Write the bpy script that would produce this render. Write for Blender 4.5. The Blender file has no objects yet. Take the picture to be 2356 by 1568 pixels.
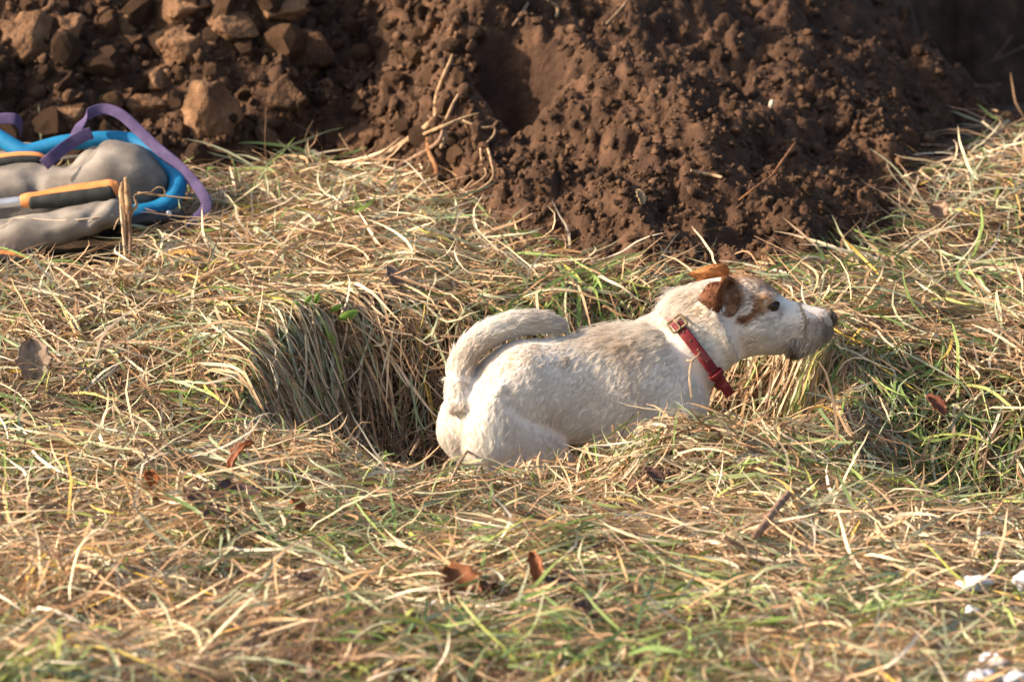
import bpy, bmesh, math, random
import numpy as np
from mathutils import Vector, Matrix
from mathutils.bvhtree import BVHTree

# ------------------------------------------------------------------ camera, sky, sun
SC = bpy.context.scene
COL = SC.collection
rng = np.random.default_rng(11)
random.seed(11)

DIST, TILT, FOCAL, SENSOR = 7.7, math.radians(11.0), 200.0, 36.0
CAM = np.array([0.0, -DIST*math.cos(TILT), DIST*math.sin(TILT)])
FWD = np.array([0.0, math.cos(TILT), -math.sin(TILT)])
UPV = np.array([0.0, math.sin(TILT), math.cos(TILT)])
cam_data = bpy.data.cameras.new('camera')
cam_data.lens, cam_data.sensor_width = FOCAL, SENSOR
cam_data.clip_start, cam_data.clip_end = 0.1, 500
cam_data.dof.use_dof = True
cam_data.dof.focus_distance = DIST
cam_data.dof.aperture_fstop = 8.0
cam = bpy.data.objects.new('camera', cam_data)
cam.location = CAM
cam.rotation_euler = (math.pi/2 - TILT, 0, 0)
COL.objects.link(cam)
SC.camera = cam

SUN_DIR = np.array([-0.86, -0.13, 0.0]); SUN_EL = math.radians(29)
SUN_DIR = SUN_DIR/np.linalg.norm(SUN_DIR)*math.cos(SUN_EL); SUN_DIR[2] = math.sin(SUN_EL)
world = bpy.data.worlds.new('World'); SC.world = world; world.use_nodes = True
wn = world.node_tree.nodes; wl = world.node_tree.links
bg = wn['Background']
sky = wn.new('ShaderNodeTexSky'); sky.sky_type = 'NISHITA'; sky.sun_disc = False
sky.sun_elevation = SUN_EL
sky.sun_rotation = math.atan2(SUN_DIR[0], SUN_DIR[1])
sky.air_density, sky.dust_density, sky.ozone_density = 1.0, 4.0, 0.7
wl.new(sky.outputs[0], bg.inputs[0]); bg.inputs[1].default_value = 0.115
sun_d = bpy.data.lights.new('sun', 'SUN'); sun_d.energy = 5.0; sun_d.angle = math.radians(0.9)
sun_d.color = (1.0, 0.79, 0.59)
sun = bpy.data.objects.new('sun', sun_d); COL.objects.link(sun)
sun.rotation_euler = Vector(-SUN_DIR).to_track_quat('-Z', 'Y').to_euler()
SC.view_settings.view_transform = 'Standard'; SC.view_settings.look = 'None'
SC.view_settings.gamma = 1; SC.view_settings.use_curve_mapping = False
SC.view_settings.exposure = 0.93
SC.render.engine = 'CYCLES'
SC.cycles.max_bounces = 8; SC.cycles.transparent_max_bounces = 8

# ------------------------------------------------------------------ helpers
K = SENSOR/FOCAL/2356.0
def ray(vx, vy):
    return FWD + np.array([1., 0, 0])*(vx-1178)*K + UPV*(784-vy)*K
def P(vx, vy, y):
    """photo direction (2356 wide) at world depth y"""
    d = ray(vx, vy); t = (y-CAM[1])/d[1]
    return CAM + d*t
def to_view(p):
    q = np.asarray(p) - CAM
    f = q @ FWD
    return 1178 + q[..., 0]/f/K, 784 - (q @ UPV)/f/K
def Z2V(x, y): return 949.1+0.43946*x, 575.2+0.4396*y      # dog close-up
def H2V(x, y): return 1495.5+0.23843*x, 575.2+0.23845*y    # head close-up
def B2V(x, y): return 0.26414*x, 218.6+0.26414*y           # bag close-up
def C2V(x, y): return 747.8+0.36687*x, 0.36687*y           # root close-up
def V2Z(vx, vy): return (vx-949.1)/0.43946, (vy-575.2)/0.4396
def V2H(vx, vy): return (vx-1495.5)/0.23843, (vy-575.2)/0.23845

def smooth(a, b, x):
    t = np.clip((x-a)/(b-a), 0, 1); return t*t*(3-2*t)
def norm(v):
    v = np.asarray(v, float); return v/np.maximum(np.linalg.norm(v, axis=-1, keepdims=True), 1e-9)

_perm = np.random.default_rng(5).random((256, 256))
def vnoise(x, y, f, seed=0):
    x = np.asarray(x)*f+seed*17.3; y = np.asarray(y)*f+seed*31.7
    xi = np.floor(x).astype(int); yi = np.floor(y).astype(int)
    fx = x-xi; fy = y-yi; fx = fx*fx*(3-2*fx); fy = fy*fy*(3-2*fy)
    g = lambda a, b: _perm[a & 255, b & 255]
    return ((g(xi, yi)*(1-fx)+g(xi+1, yi)*fx)*(1-fy)+(g(xi, yi+1)*(1-fx)+g(xi+1, yi+1)*fx)*fy)*2-1
def fbm(x, y, f, octv=4, seed=0, gain=0.5):
    s = 0; a = 1
    for i in range(octv):
        s = s + a*vnoise(x, y, f*2**i, seed+i*3); a *= gain
    return s

def lumps(x, y, cell, seed, jit=.9, rmin=.55, rmax=1.0):
    """rounded overlapping lumps of uneven size: soil aggregates"""
    u = x/cell; v = y/cell; ui = np.floor(u).astype(int); vi = np.floor(v).astype(int)
    best = np.zeros(np.shape(x))
    for a in (-1, 0, 1):
        for b in (-1, 0, 1):
            i = ui+a; j = vi+b
            h1 = _perm[(i*7+seed*13) & 255, (j*3+seed*5) & 255]; h2 = _perm[(i*5+seed*11+91) & 255, (j*9+seed*3+17) & 255]; h3 = _perm[(i*3+seed+41) & 255, (j*5+seed*7+133) & 255]
            d2 = (u-i-.5-(h1-.5)*jit)**2+(v-j-.5-(h2-.5)*jit)**2; rr = (rmin+(rmax-rmin)*h3)*.75
            best = np.maximum(best, np.sqrt(np.maximum(rr*rr-d2, 0)))
    return best*cell
def tag(o, label=None, cat=None, group=None, kind=None):
    if label: o['label'] = label
    if cat: o['category'] = cat
    if group: o['group'] = group
    if kind: o['kind'] = kind
    return o
def mesh_obj(name, verts, faces, mat=None, parent=None, smooth_shade=True, cols=None):
    me = bpy.data.meshes.new(name)
    me.from_pydata([tuple(v) for v in verts], [], [tuple(f) for f in faces])
    me.update()
    if smooth_shade:
        me.polygons.foreach_set('use_smooth', np.ones(len(me.polygons), bool))
    if cols is not None:
        a = me.color_attributes.new('col', 'FLOAT_COLOR', 'POINT')
        c = np.ones((len(me.vertices), 4)); c[:, :3] = cols
        a.data.foreach_set('color', c.ravel())
    o = bpy.data.objects.new(name, me); COL.objects.link(o)
    if mat: me.materials.append(mat)
    if parent: o.parent = parent
    return o
def quad_mesh(name, V, Q, mat=None, cols=None):
    """fast path for big quad meshes"""
    me = bpy.data.meshes.new(name)
    n, m = len(V), len(Q)
    me.vertices.add(n); me.vertices.foreach_set('co', np.ascontiguousarray(V, dtype=np.float32).ravel())
    me.loops.add(m*4); me.loops.foreach_set('vertex_index', np.ascontiguousarray(Q, dtype=np.int32).ravel())
    me.polygons.add(m)
    me.polygons.foreach_set('loop_start', np.arange(0, m*4, 4, dtype=np.int32))
    me.polygons.foreach_set('use_smooth', np.ones(m, bool))
    me.update(calc_edges=True)
    if cols is not None:
        a = me.color_attributes.new('col', 'FLOAT_COLOR', 'POINT')
        c = np.ones((n, 4), np.float32); c[:, :3] = cols
        a.data.foreach_set('color', c.ravel())
    o = bpy.data.objects.new(name, me); COL.objects.link(o)
    if mat: me.materials.append(mat)
    return o
def empty(name, loc):
    o = bpy.data.objects.new(name, None); o.location = loc; o.empty_display_size = 0.02
    COL.objects.link(o); return o
def adopt(parent, child):
    """parent without moving the child's world-space mesh"""
    child.parent = parent
    child.matrix_parent_inverse = Matrix.Translation(-Vector(parent.location))
    return child

def spline(pts, n):
    pts = np.asarray(pts, float); m = len(pts)
    if m == 2:
        t = np.linspace(0, 1, n)[:, None]; return pts[0]*(1-t)+pts[1]*t
    u = np.linspace(0, m-1, n); i = np.clip(u.astype(int), 0, m-2); t = (u-i)[:, None]
    pp = np.vstack([2*pts[0]-pts[1], pts, 2*pts[-1]-pts[-2]])
    p0, p1, p2, p3 = pp[i], pp[i+1], pp[i+2], pp[i+3]
    return 0.5*((2*p1)+(-p0+p2)*t+(2*p0-5*p1+4*p2-p3)*t**2+(-p0+3*p1-3*p2+p3)*t**3)
def tube(path, radii, sides=10, n=None, wob=0.0):
    path = np.asarray(path, float); radii = np.broadcast_to(np.asarray(radii, float), (len(path),)).copy()
    n = n or max(len(path)*4, 6)
    r = spline(np.c_[radii, radii*0, radii*0], n)[:, 0]; p = spline(path, n)
    T = norm(np.gradient(p, axis=0))
    ref = np.array([0.13, 1., 0.21]) if abs(T[:, 1]).mean() < 0.8 else np.array([1., 0.1, 0.2])
    A = norm(np.cross(T, ref)); Bv = np.cross(T, A)
    V = []; F = []
    for k in range(n):
        for s in range(sides):
            a = 2*math.pi*s/sides
            rr = r[k]*(1+wob*(random.random()-.5))
            V.append(p[k]+rr*(math.cos(a)*A[k]+math.sin(a)*Bv[k]))
    for k in range(n-1):
        for s in range(sides):
            s2 = (s+1) % sides
            F.append((k*sides+s, k*sides+s2, (k+1)*sides+s2, (k+1)*sides+s))
    c0 = len(V); V.append(p[0]-T[0]*r[0]*.4); V.append(p[-1]+T[-1]*r[-1]*.4)
    for s in range(sides):
        s2 = (s+1) % sides
        F.append((c0, s2, s)); F.append((c0+1, (n-1)*sides+s, (n-1)*sides+s2))
    return V, F
def strap(path, width, thick, wdir, n=40, cols=None):
    """flat band swept along path; wdir gives the direction of its width"""
    p = spline(path, n); T = norm(np.gradient(p, axis=0))
    wdir = np.asarray(wdir, float)
    W = spline(np.broadcast_to(wdir, (len(path), 3)) if wdir.ndim == 1 else wdir, n)
    W = norm(W - (W*T).sum(1)[:, None]*T); Nn = np.cross(T, W)
    V = []; F = []
    prof = [(-.5, -.3), (-.4, -.5), (.4, -.5), (.5, -.3), (.5, .3), (.4, .5), (-.4, .5), (-.5, .3)]
    for k in range(n):
        for a, b in prof:
            V.append(p[k]+W[k]*width*a+Nn[k]*thick*b)
    m = len(prof)
    for k in range(n-1):
        for s in range(m):
            s2 = (s+1) % m
            F.append((k*m+s, (k+1)*m+s, (k+1)*m+s2, k*m+s2))
    F.append(tuple(range(m))); F.append(tuple((n-1)*m+s for s in reversed(range(m))))
    return V, F

# ------------------------------------------------------------------ materials
def new_mat(name):
    m = bpy.data.materials.new(name); m.use_nodes = True
    return m, m.node_tree.nodes, m.node_tree.links, m.node_tree.nodes['Principled BSDF']
def noise_mat(name, c1, c2, scale=40, rough=0.85, bump=0.3, bscale=120, bdist=0.003, c3=None, detail=8, spec=0.2):
    m, n, l, b = new_mat(name)
    tc = n.new('ShaderNodeTexCoord')
    no = n.new('ShaderNodeTexNoise'); no.inputs['Scale'].default_value = scale; no.inputs['Detail'].default_value = detail
    l.new(tc.outputs['Object'], no.inputs['Vector'])
    cr = n.new('ShaderNodeValToRGB'); cr.color_ramp.elements[0].position = .35; cr.color_ramp.elements[1].position = .68
    cr.color_ramp.elements[0].color = (*c1, 1); cr.color_ramp.elements[1].color = (*c2, 1)
    if c3:
        e = cr.color_ramp.elements.new(.55); e.color = (*c3, 1)
    l.new(no.outputs['Fac'], cr.inputs['Fac']); l.new(cr.outputs['Color'], b.inputs['Base Color'])
    nb = n.new('ShaderNodeTexNoise'); nb.inputs['Scale'].default_value = bscale; nb.inputs['Detail'].default_value = 6
    l.new(tc.outputs['Object'], nb.inputs['Vector'])
    bp = n.new('ShaderNodeBump'); bp.inputs['Strength'].default_value = bump; bp.inputs['Distance'].default_value = bdist
    l.new(nb.outputs['Fac'], bp.inputs['Height']); l.new(bp.outputs['Normal'], b.inputs['Normal'])
    b.inputs['Roughness'].default_value = rough
    b.inputs['Specular IOR Level'].default_value = spec
    return m
def attr_mat(name, rough=0.6, trans=0.0, spec=0.25, bump=None):
    m, n, l, b = new_mat(name)
    at = n.new('ShaderNodeAttribute'); at.attribute_name = 'col'
    l.new(at.outputs['Color'], b.inputs['Base Color'])
    b.inputs['Roughness'].default_value = rough; b.inputs['Specular IOR Level'].default_value = spec
    if bump:
        tc = n.new('ShaderNodeTexCoord'); nb = n.new('ShaderNodeTexNoise'); nb.inputs['Scale'].default_value = bump
        l.new(tc.outputs['Object'], nb.inputs['Vector'])
        bp = n.new('ShaderNodeBump'); bp.inputs['Strength'].default_value = .4; bp.inputs['Distance'].default_value = .002
        l.new(nb.outputs['Fac'], bp.inputs['Height']); l.new(bp.outputs['Normal'], b.inputs['Normal'])
    if trans > 0:
        tr = n.new('ShaderNodeBsdfTranslucent'); l.new(at.outputs['Color'], tr.inputs['Color'])
        mx = n.new('ShaderNodeMixShader'); mx.inputs[0].default_value = trans
        l.new(b.outputs[0], mx.inputs[1]); l.new(tr.outputs[0], mx.inputs[2])
        l.new(mx.outputs[0], n['Material Output'].inputs['Surface'])
    return m
def plain_mat(name, c, rough=0.5, metal=0.0, spec=0.4):
    v = tuple(x*.8 for x in c)
    m = noise_mat(name, v, c, scale=60, rough=rough, bump=.1, bscale=300, bdist=.001, spec=spec)
    m.node_tree.nodes['Principled BSDF'].inputs['Metallic'].default_value = metal
    return m

M_ground = noise_mat('turf_soil', (.024, .015, .009), (.065, .042, .025), 25, .95, .6, 90, .006)
M_soil = noise_mat('dug_soil', (.042, .023, .0145), (.120, .066, .039), 22, .95, .9, 110, .007, c3=(.077, .043, .026))
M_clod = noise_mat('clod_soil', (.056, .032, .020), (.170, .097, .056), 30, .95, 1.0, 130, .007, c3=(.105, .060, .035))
M_clod_light = noise_mat('light_clod_soil', (.11, .061, .034), (.29, .168, .092), 24, .95, 1.0, 110, .008, c3=(.19, .108, .060))  # lighter soil: sunlit look in the colour of big clods, random among small
M_grass = attr_mat('grass_blades', .5, .16, .38)
M_leaf = attr_mat('dead_leaf', .6, .2, .3, bump=90)
M_wood = noise_mat('dry_stem', (.20, .125, .07), (.46, .33, .20), 60, .8, .5, 150, .002)
M_pale = noise_mat('pale_straw', (.50, .38, .25), (.70, .58, .42), 60, .7, .2, 150, .001)
M_root = noise_mat('red_root', (.16, .07, .03), (.33, .17, .08), 60, .8, .5, 150, .002)
M_bark = noise_mat('twig_bark', (.16, .10, .07), (.33, .22, .15), 50, .8, .5, 120, .002)

# ------------------------------------------------------------------ the lie of the ground
ctrl = [
 (-400,1750,-1.75),(500,1750,-1.75),(1178,1750,-1.75),(1900,1750,-1.75),(2750,1750,-1.75),
 (-400,1400,-.95),(400,1400,-.95),(1000,1400,-.95),(1600,1400,-.95),(2100,1420,-.95),(2700,1420,-.95),
 (-300,1170,-.5),(0,1170,-.5),(600,1180,-.5),(1200,1235,-.5),(1700,1220,-.48),(2050,1240,-.52),(2450,1250,-.55),
 (-400,1010,-.2),(0,1010,-.2),(400,1005,-.2),(750,1045,-.22),(1000,1135,-.25),(1200,1155,-.25),(1340,1135,-.24),(1480,1050,-.22),(1610,990,-.17),
 (1730,1015,-.1),(1760,885,.13),(1950,850,.15),(1930,1010,-.05),
 (2150,1090,-.12),(2300,1170,-.2),(2250,1238,-.42),(2356,960,.05),(2700,1150,-.2),
 (2050,720,.45),(2450,720,.45),(2000,575,.75),(2450,570,.75),(2450,400,1.15),(2750,400,1.15),
 (1100,620,.55),(1400,620,.55),(1700,630,.5),(1000,500,.85),(700,380,1.25),(400,480,.95),(0,655,.50),(-400,655,.50),
 (700,600,.56),(300,760,.25),(-300,780,.2),(620,770,.22),(-300,400,1.15),(0,400,1.15),(900,640,.48),
]
cp = np.array([P(*c) for c in ctrl])
extra = np.array([[-1.5, 1.9, .02], [0, 1.9, .02], [1.5, 1.9, .02], [-2.2, -2.4, -.36], [0, -2.5, -.36], [2.2, -2.4, -.36],
                  [-2.2, 0, -.06], [2.2, 0, -.10], [-2.2, 1.2, 0], [2.2, 1.2, .02]])
cp = np.vstack([cp, extra])
def _tps(r): return np.where(r > 1e-9, r*r*np.log(np.maximum(r, 1e-9)), 0)
_n = len(cp)
A_ = np.zeros((_n+3, _n+3))
A_[:_n, :_n] = _tps(np.linalg.norm(cp[:, None, :2]-cp[None, :, :2], axis=-1)) + np.eye(_n)*.004
A_[:_n, _n] = 1; A_[:_n, _n+1:] = cp[:, :2]; A_[_n, :_n] = 1; A_[_n+1:, :_n] = cp[:, :2].T
W_ = np.linalg.solve(A_, np.r_[cp[:, 2], 0, 0, 0])
GX = np.arange(-2.2, 2.2001, .02); GY = np.arange(-2.5, 2.0001, .02)
_gx, _gy = np.meshgrid(GX, GY, indexing='ij')
_zz = np.zeros(_gx.shape)
for k in range(_n):
    _zz += W_[k]*_tps(np.hypot(_gx-cp[k, 0], _gy-cp[k, 1]))
_zz += W_[_n]+W_[_n+1]*_gx+W_[_n+2]*_gy
_zz += .020*fbm(_gx, _gy, 3.4, 3, 12)*(1-smooth(.9, 1.2, _gy))+.008*fbm(_gx, _gy, 9, 2, 1)
def trench(x, y):
    # signed distance to the long axis of the hollow, softer on the left and far sides
    ax, ay, bx, by = -.085, .0, .2, .075
    t = np.clip(((x-ax)*(bx-ax)+(y-ay)*(by-ay))/((bx-ax)**2+(by-ay)**2), 0, 1)
    dx, dy = x-(ax+t*(bx-ax)), y-(ay+t*(by-ay))
    d = np.hypot(dx, dy)+.034*fbm(x, y, 6.5, 3, 4)
    ang_n = np.clip(-dy/np.maximum(d, 1e-6), 0, 1); ang_l = np.clip(-dx/np.maximum(d, 1e-6), 0, 1); ang_f = np.clip(dy/np.maximum(d, 1e-6), 0, 1)
    inner = .135
    outer = .235+.0*ang_n+.06*ang_l+.08*ang_f
    return 1-smooth(inner*np.ones_like(d)*.8, outer, d)
DIP = P(2210, 1105, -.12); HUMP = P(1890, 1010, -.06)
def dip(x, y): return np.exp(-((x-DIP[0])/.13)**2-((y-DIP[1])/.11)**2)
_zz += -.055*dip(_gx, _gy)+.03*np.exp(-((_gx-HUMP[0])/.09)**2-((_gy-HUMP[1])/.10)**2)
_zz -= .26*trench(_gx, _gy)
def zg(x, y):
    x = np.clip(np.asarray(x, float), GX[0], GX[-1]-1e-6); y = np.clip(np.asarray(y, float), GY[0], GY[-1]-1e-6)
    u = (x-GX[0])/.02; v = (y-GY[0])/.02
    i = np.clip(u.astype(int), 0, len(GX)-2); j = np.clip(v.astype(int), 0, len(GY)-2); u = u-i; v = v-j
    return (_zz[i, j]*(1-u)+_zz[i+1, j]*u)*(1-v)+(_zz[i, j+1]*(1-u)+_zz[i+1, j+1]*u)*v

# pit behind the right end of the heap
def pit(x, y): return .55*smooth(.64, .84, x)*smooth(1.9, 2.1, y)*(1-smooth(3.0, 3.5, y))
xs = np.r_[-60, -30, -12, -6, -3.5, np.arange(-2.4, 2.41, .025), 3.5, 6, 12, 30, 60]
ys = np.r_[-60, -30, -14, -8, -5, -3.4, np.arange(-2.6, 3.61, .025), 5, 8, 14, 30, 60]
gx, gy = np.meshgrid(xs, ys, indexing='ij')
gz = zg(gx, gy)+.004*fbm(gx, gy, 22, 3, 7)-pit(gx, gy)
nx, ny = len(xs), len(ys)
idx = np.arange(nx*ny).reshape(nx, ny)
Q = np.stack([idx[:-1, :-1], idx[1:, :-1], idx[1:, 1:], idx[:-1, 1:]], -1).reshape(-1, 4)
ground = quad_mesh('ground', np.stack([gx, gy, gz], -1).reshape(-1, 3), Q, M_ground)
tag(ground, 'rough dark turf soil under the matted grass, dipping into a hollow', 'ground', kind='structure')

def hit(vx, vy, zfun, h=0.0, y0=-2.4, y1=3.0):
    """first point along a photo direction that meets a height field"""
    yy = np.linspace(y0, y1, 2200); d = ray(vx, vy)
    t = (yy-CAM[1])/d[1]; pp = CAM[None]+t[:, None]*d[None]
    below = pp[:, 2] <= zfun(pp[:, 0], pp[:, 1])+h
    k = int(np.argmax(below)) if below.any() else len(yy)-1
    return pp[k]

# ------------------------------------------------------------------ dug soil heap
foot_v = [(-500,380),(-100,385),(100,385),(300,400),(480,405),(600,375),(720,352),(850,375),(950,410),(1010,465),(1080,505),(1300,565),(1500,605),(1700,640),(1850,600),(2000,530),(2060,470),(2150,400),(2230,330),(2356,285),(2600,250)]
fp = np.array([hit(a, b, zg, 0.015) for a, b in foot_v])
fp[:, 1] = np.minimum(fp[:, 1], 1.62)
o_ = np.argsort(fp[:, 0]); fp = fp[o_]
def foot(x): return np.interp(x, fp[:, 0], fp[:, 1])
def soil_raw(x, y):
    d = y-foot(x)-.075*fbm(x, y, 5, 4, 9)
    left = 1-smooth(-.30, .10, x)
    slope = .95*left+.40*(1-left); slope = slope*(1-.72*smooth(.02, .42, x))
    zmax = .85*(1-smooth(.2, 1.3, x))*(.25+.75*smooth(-1.4, -.15, x))+.07
    z = slope*np.maximum(d, 0)+.10*np.maximum(d, 0)**2
    z = zmax*(1-np.exp(-z/zmax))
    z = z+np.where(d < 0, np.maximum(d, -.12)*.6, 0)
    bump = smooth(-.02, .12, d)
    wx_ = x+.012*fbm(x, y, 26, 2, 15); wy_ = y+.016*fbm(x, y, 26, 2, 19)
    z = z+bump*(.055*fbm(x, y, 3.2, 2, 121)*smooth(0, .2, x)+.040*fbm(x, y, 5, 3, 21)+.016*fbm(x, y, 14, 3, 33)+.004*fbm(x, y, 60, 3, 41)
                +.75*lumps(wx_, wy_, .070, 2)*(.35+.65*left)+.8*lumps(wx_, wy_, .032, 3)+.7*lumps(wx_, wy_, .015, 4)-.03)
    return zg(x, y)+z+.004*smooth(0, .05, d)
cav = hit(1190, 185, soil_raw)
cav2 = hit(1120, 120, soil_raw)
def zsoil(x, y):
    z = soil_raw(x, y)
    for c, a, rx, ry in ((cav, .17, .056, .075), (cav2, .06, .045, .06), (cav+np.array([-.11, -.01, 0]), -.04, .05, .07)):
        e = ((x-c[0])/rx)**2+((y-c[1])/ry)**2
        z = z-a*np.exp(-e**1.4)
    return z-pit(x, y)*.9
sx = np.r_[np.arange(-2.3, -.9, .03), np.arange(-.9, .9, .0048), np.arange(.9, 2.31, .03)]
sy = np.r_[np.arange(.35, 2.0, .0060), np.arange(2.0, 3.5, .03)]
gx, gy = np.meshgrid(sx, sy, indexing='ij')
gz = zsoil(gx, gy)
nx, ny = len(sx), len(sy); idx = np.arange(nx*ny).reshape(nx, ny)
keep = ((gy-foot(gx)) > -.10)
Q = np.stack([idx[:-1, :-1], idx[1:, :-1], idx[1:, 1:], idx[:-1, 1:]], -1)[keep[:-1, :-1]].reshape(-1, 4)
used = np.unique(Q); remap = -np.ones(nx*ny, int); remap[used] = np.arange(len(used))
heap = quad_mesh('soil_heap', np.stack([gx, gy, gz], -1).reshape(-1, 3)[used], remap[Q], M_soil)
tag(heap, 'heap of freshly dug brown soil behind the grass', 'soil heap', kind='structure')

def rock(seed, sub=2, rough=.22, cut=5):
    r = np.random.default_rng(seed)
    bm = bmesh.new(); bmesh.ops.create_icosphere(bm, subdivisions=sub, radius=1)
    V = np.array([v.co[:] for v in bm.verts]); F = [[v.index for v in f.verts] for f in bm.faces]; bm.free()
    for _ in range(cut+3):                                # broken faces
        nrm = norm(r.normal(size=3)); h = r.uniform(.5, .85)
        d = V @ nrm; V = V-np.maximum(d-h, 0)[:, None]*nrm*0.95
    n1 = vnoise(V[:, 0]+V[:, 2]*.7, V[:, 1]-V[:, 2]*.6, 2.3, seed); n2 = vnoise(V[:, 0]-V[:, 1]*.5, V[:, 2]+V[:, 1]*.4, 5.1, seed+3)
    n3 = vnoise(V[:, 0]+V[:, 1]*.8, V[:, 2]-V[:, 0]*.3, 11., seed+5)
    V = V*(1+rough*n1+rough*.5*n2+rough*.28*n3)[:, None]
    return V, F
rock_meshes = []
for k in range(16):
    V, F = rock(100+k, 2, .2, 5)
    me = bpy.data.meshes.new('clod'); me.from_pydata([tuple(v) for v in V], [], F); me.materials.append(M_clod_light if k % 3 == 0 else M_clod)
    rock_meshes.append(me)
# the big clods that can be pointed at one by one (photo position, size in photo px, tilt)
big = [
 (490,272,62,82,'large wedge shaped tan clod with sunlit face beside the purple strap'),
 (650,225,62,45,'dark blocky clod right above the wedge shaped clod'),
 (700,125,58,55,'big shaded clod high on the middle of the soil heap'),
 (305,55,38,55,'pale upright clod near the top edge, left of the heap middle'),
 (60,90,75,70,'largest rounded brown clod at the top left corner of the heap'),
 (345,255,62,28,'flat slab clod lying under the arch of the purple strap'),
 (530,55,70,38,'broad lumpy clod at the top of the heap, right of the pale clod'),
 (420,110,60,45,'orange brown clod near the top of the heap above the flat slab'),
 (365,190,42,36,'squarish clod in the middle of the left heap'),
 (160,65,40,40,'pale knobbly clod beside the largest top left clod'),
 (640,20,70,40,'rounded clod cut by the top edge of the picture'),
 (820,320,58,34,'wide dark clod behind the grass tips and dry roots'),
 (1105,318,40,36,'dark brown clod behind the arching dry roots'),
 (420,20,55,40,'tan clod at the top edge above the orange brown clod'),
 (150,270,45,32,'low clod right behind the grey bag'),
]
for k, (vx, vy, wx, wy, lab) in enumerate(big):
    V, F = rock(300+k, 4, .17, 7)
    p = hit(vx, vy+wy*.35, zsoil)
    s = wx/1700.*1.25; sz = wy/1700.*1.2
    o = mesh_obj('soil_clod', V*np.array([s, (s+sz)*.5, sz]), F, M_clod if 'dark' in lab or 'shaded' in lab else M_clod_light, smooth_shade=True)  # sun and shade by colour
    o.location = p+np.array([0, .01, sz*.35]); o.rotation_euler = (random.uniform(-.3, .3), random.uniform(-.35, .35), random.uniform(-.6, .6))
    tag(o, lab, 'clod', 'big clods on the soil heap')
# smaller clods: pieces of the heap
cnt = 0; tries = 0
spots = []
while cnt < 285 and tries < 6000:
    tries += 1
    leftish = random.random() < .72
    vx = random.uniform(-60, 1150) if leftish else random.uniform(1000, 2380)
    vy = random.uniform(-40, 420) if leftish else random.uniform(-30, 600)
    p = hit(vx, vy, zsoil, 0, .3, 2.6)
    if p[1]-foot(p[0]) < .03 or p[1] > 2.5 or (1095 < vx < 1280 and 100 < vy < 250): continue
    r = random.uniform(.012, .034) if leftish else random.uniform(.006, .014)
    if vx > 700: r *= .75
    if leftish and vx < 700 and random.random() < .3: r *= 1.35
    if any((vx-a)**2+(vy-b)**2 < ((r+c)*1150)**2 for a, b, c in spots): continue
    spots.append((vx, vy, r))
    o = bpy.data.objects.new('clod', random.choice(rock_meshes)); COL.objects.link(o)
    o.location = p+np.array([0, 0, r*.25]); o.scale = (r*random.uniform(.8, 1.25), r*random.uniform(.8, 1.2), r*random.uniform(.6, 1.0))
    o.rotation_euler = [random.uniform(0, 6.28) for _ in range(3)]
    o.parent = heap; cnt += 1
# crumbs of soil: one mass
crumb = []
for k in range(10):
    a = rock(901+k, 1, .5, 3); b = rock(931+k, 2, .42, 4); crumb.append(((a[0], np.array(a[1])), (b[0], np.array(b[1]))))
CV, CF, off = [], [], 0
for i in range(15000):
    x = rng.uniform(-1.0, 1.0); yf = float(foot(x)); y = yf+abs(rng.normal(0, .45))-.03
    if y > 2.3: continue
    r = .0018+rng.gamma(1.3, .0019)
    if x < -.05: r *= 1.3
    if ((x-cav[0])/.075)**2+((y-cav[1])/.12)**2 < 1: continue
    base = crumb[i % 10][1 if r > .0065 else 0]
    q = rng.normal(size=4); q /= np.linalg.norm(q); a, b, c, d = q
    R = np.array([[1-2*(c*c+d*d), 2*(b*c-a*d), 2*(b*d+a*c)], [2*(b*c+a*d), 1-2*(b*b+d*d), 2*(c*d-a*b)], [2*(b*d-a*c), 2*(c*d+a*b), 1-2*(b*b+c*c)]])
    v = (base[0]*np.array([1.15, .8, .6])*r) @ R.T
    CV.append(v+np.array([x, y, float(zsoil(x, y))+r*.3])); CF.append(base[1]+off); off += len(v)
V = np.vstack(CV); F = np.vstack(CF)
cr = bpy.data.meshes.new('soil_crumbs')
cr.vertices.add(len(V)); cr.vertices.foreach_set('co', V.astype(np.float32).ravel())
cr.loops.add(F.size); cr.loops.foreach_set('vertex_index', F.astype(np.int32).ravel())
cr.polygons.add(len(F)); cr.polygons.foreach_set('loop_start', np.arange(0, F.size, 3, dtype=np.int32))
cr.update(calc_edges=True); cr.materials.append(M_clod)
cro = bpy.data.objects.new('soil_crumbs', cr); COL.objects.link(cro); cro.parent = heap; cro['kind'] = 'stuff'

# ------------------------------------------------------------------ grass
PAL = {
 'straw': [(.58, .40, .235), (.50, .33, .185), (.66, .48, .30), (.43, .265, .145), (.56, .36, .185), (.70, .54, .36), (.34, .21, .12)],
 'pale':  [(.72, .62, .44), (.68, .54, .34), (.62, .52, .34), (.74, .66, .52), (.60, .55, .36)],
 'brown': [(.21, .125, .07), (.28, .17, .095), (.17, .105, .062), (.33, .21, .12), (.24, .17, .115)],
 'green': [(.15, .25, .06), (.21, .31, .08), (.27, .36, .11), (.13, .21, .07), (.33, .39, .17), (.20, .28, .12), (.36, .40, .10)],
 'sage':  [(.30, .34, .20), (.40, .42, .26), (.36, .38, .25), (.25, .30, .18)],
 'gold':  [(.62, .42, .08), (.60, .36, .10), (.55, .44, .12)],
}
def pick(names, probs, n):
    out = np.zeros((n, 3)); ch = rng.choice(len(names), n, p=np.array(probs)/sum(probs))
    for k, nm in enumerate(names):
        m = ch == k; pal = np.array(PAL[nm]); out[m] = pal[rng.integers(0, len(pal), m.sum())]
    return np.clip(out*rng.uniform(.82, 1.14, (n, 1)), 0, .85)
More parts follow.
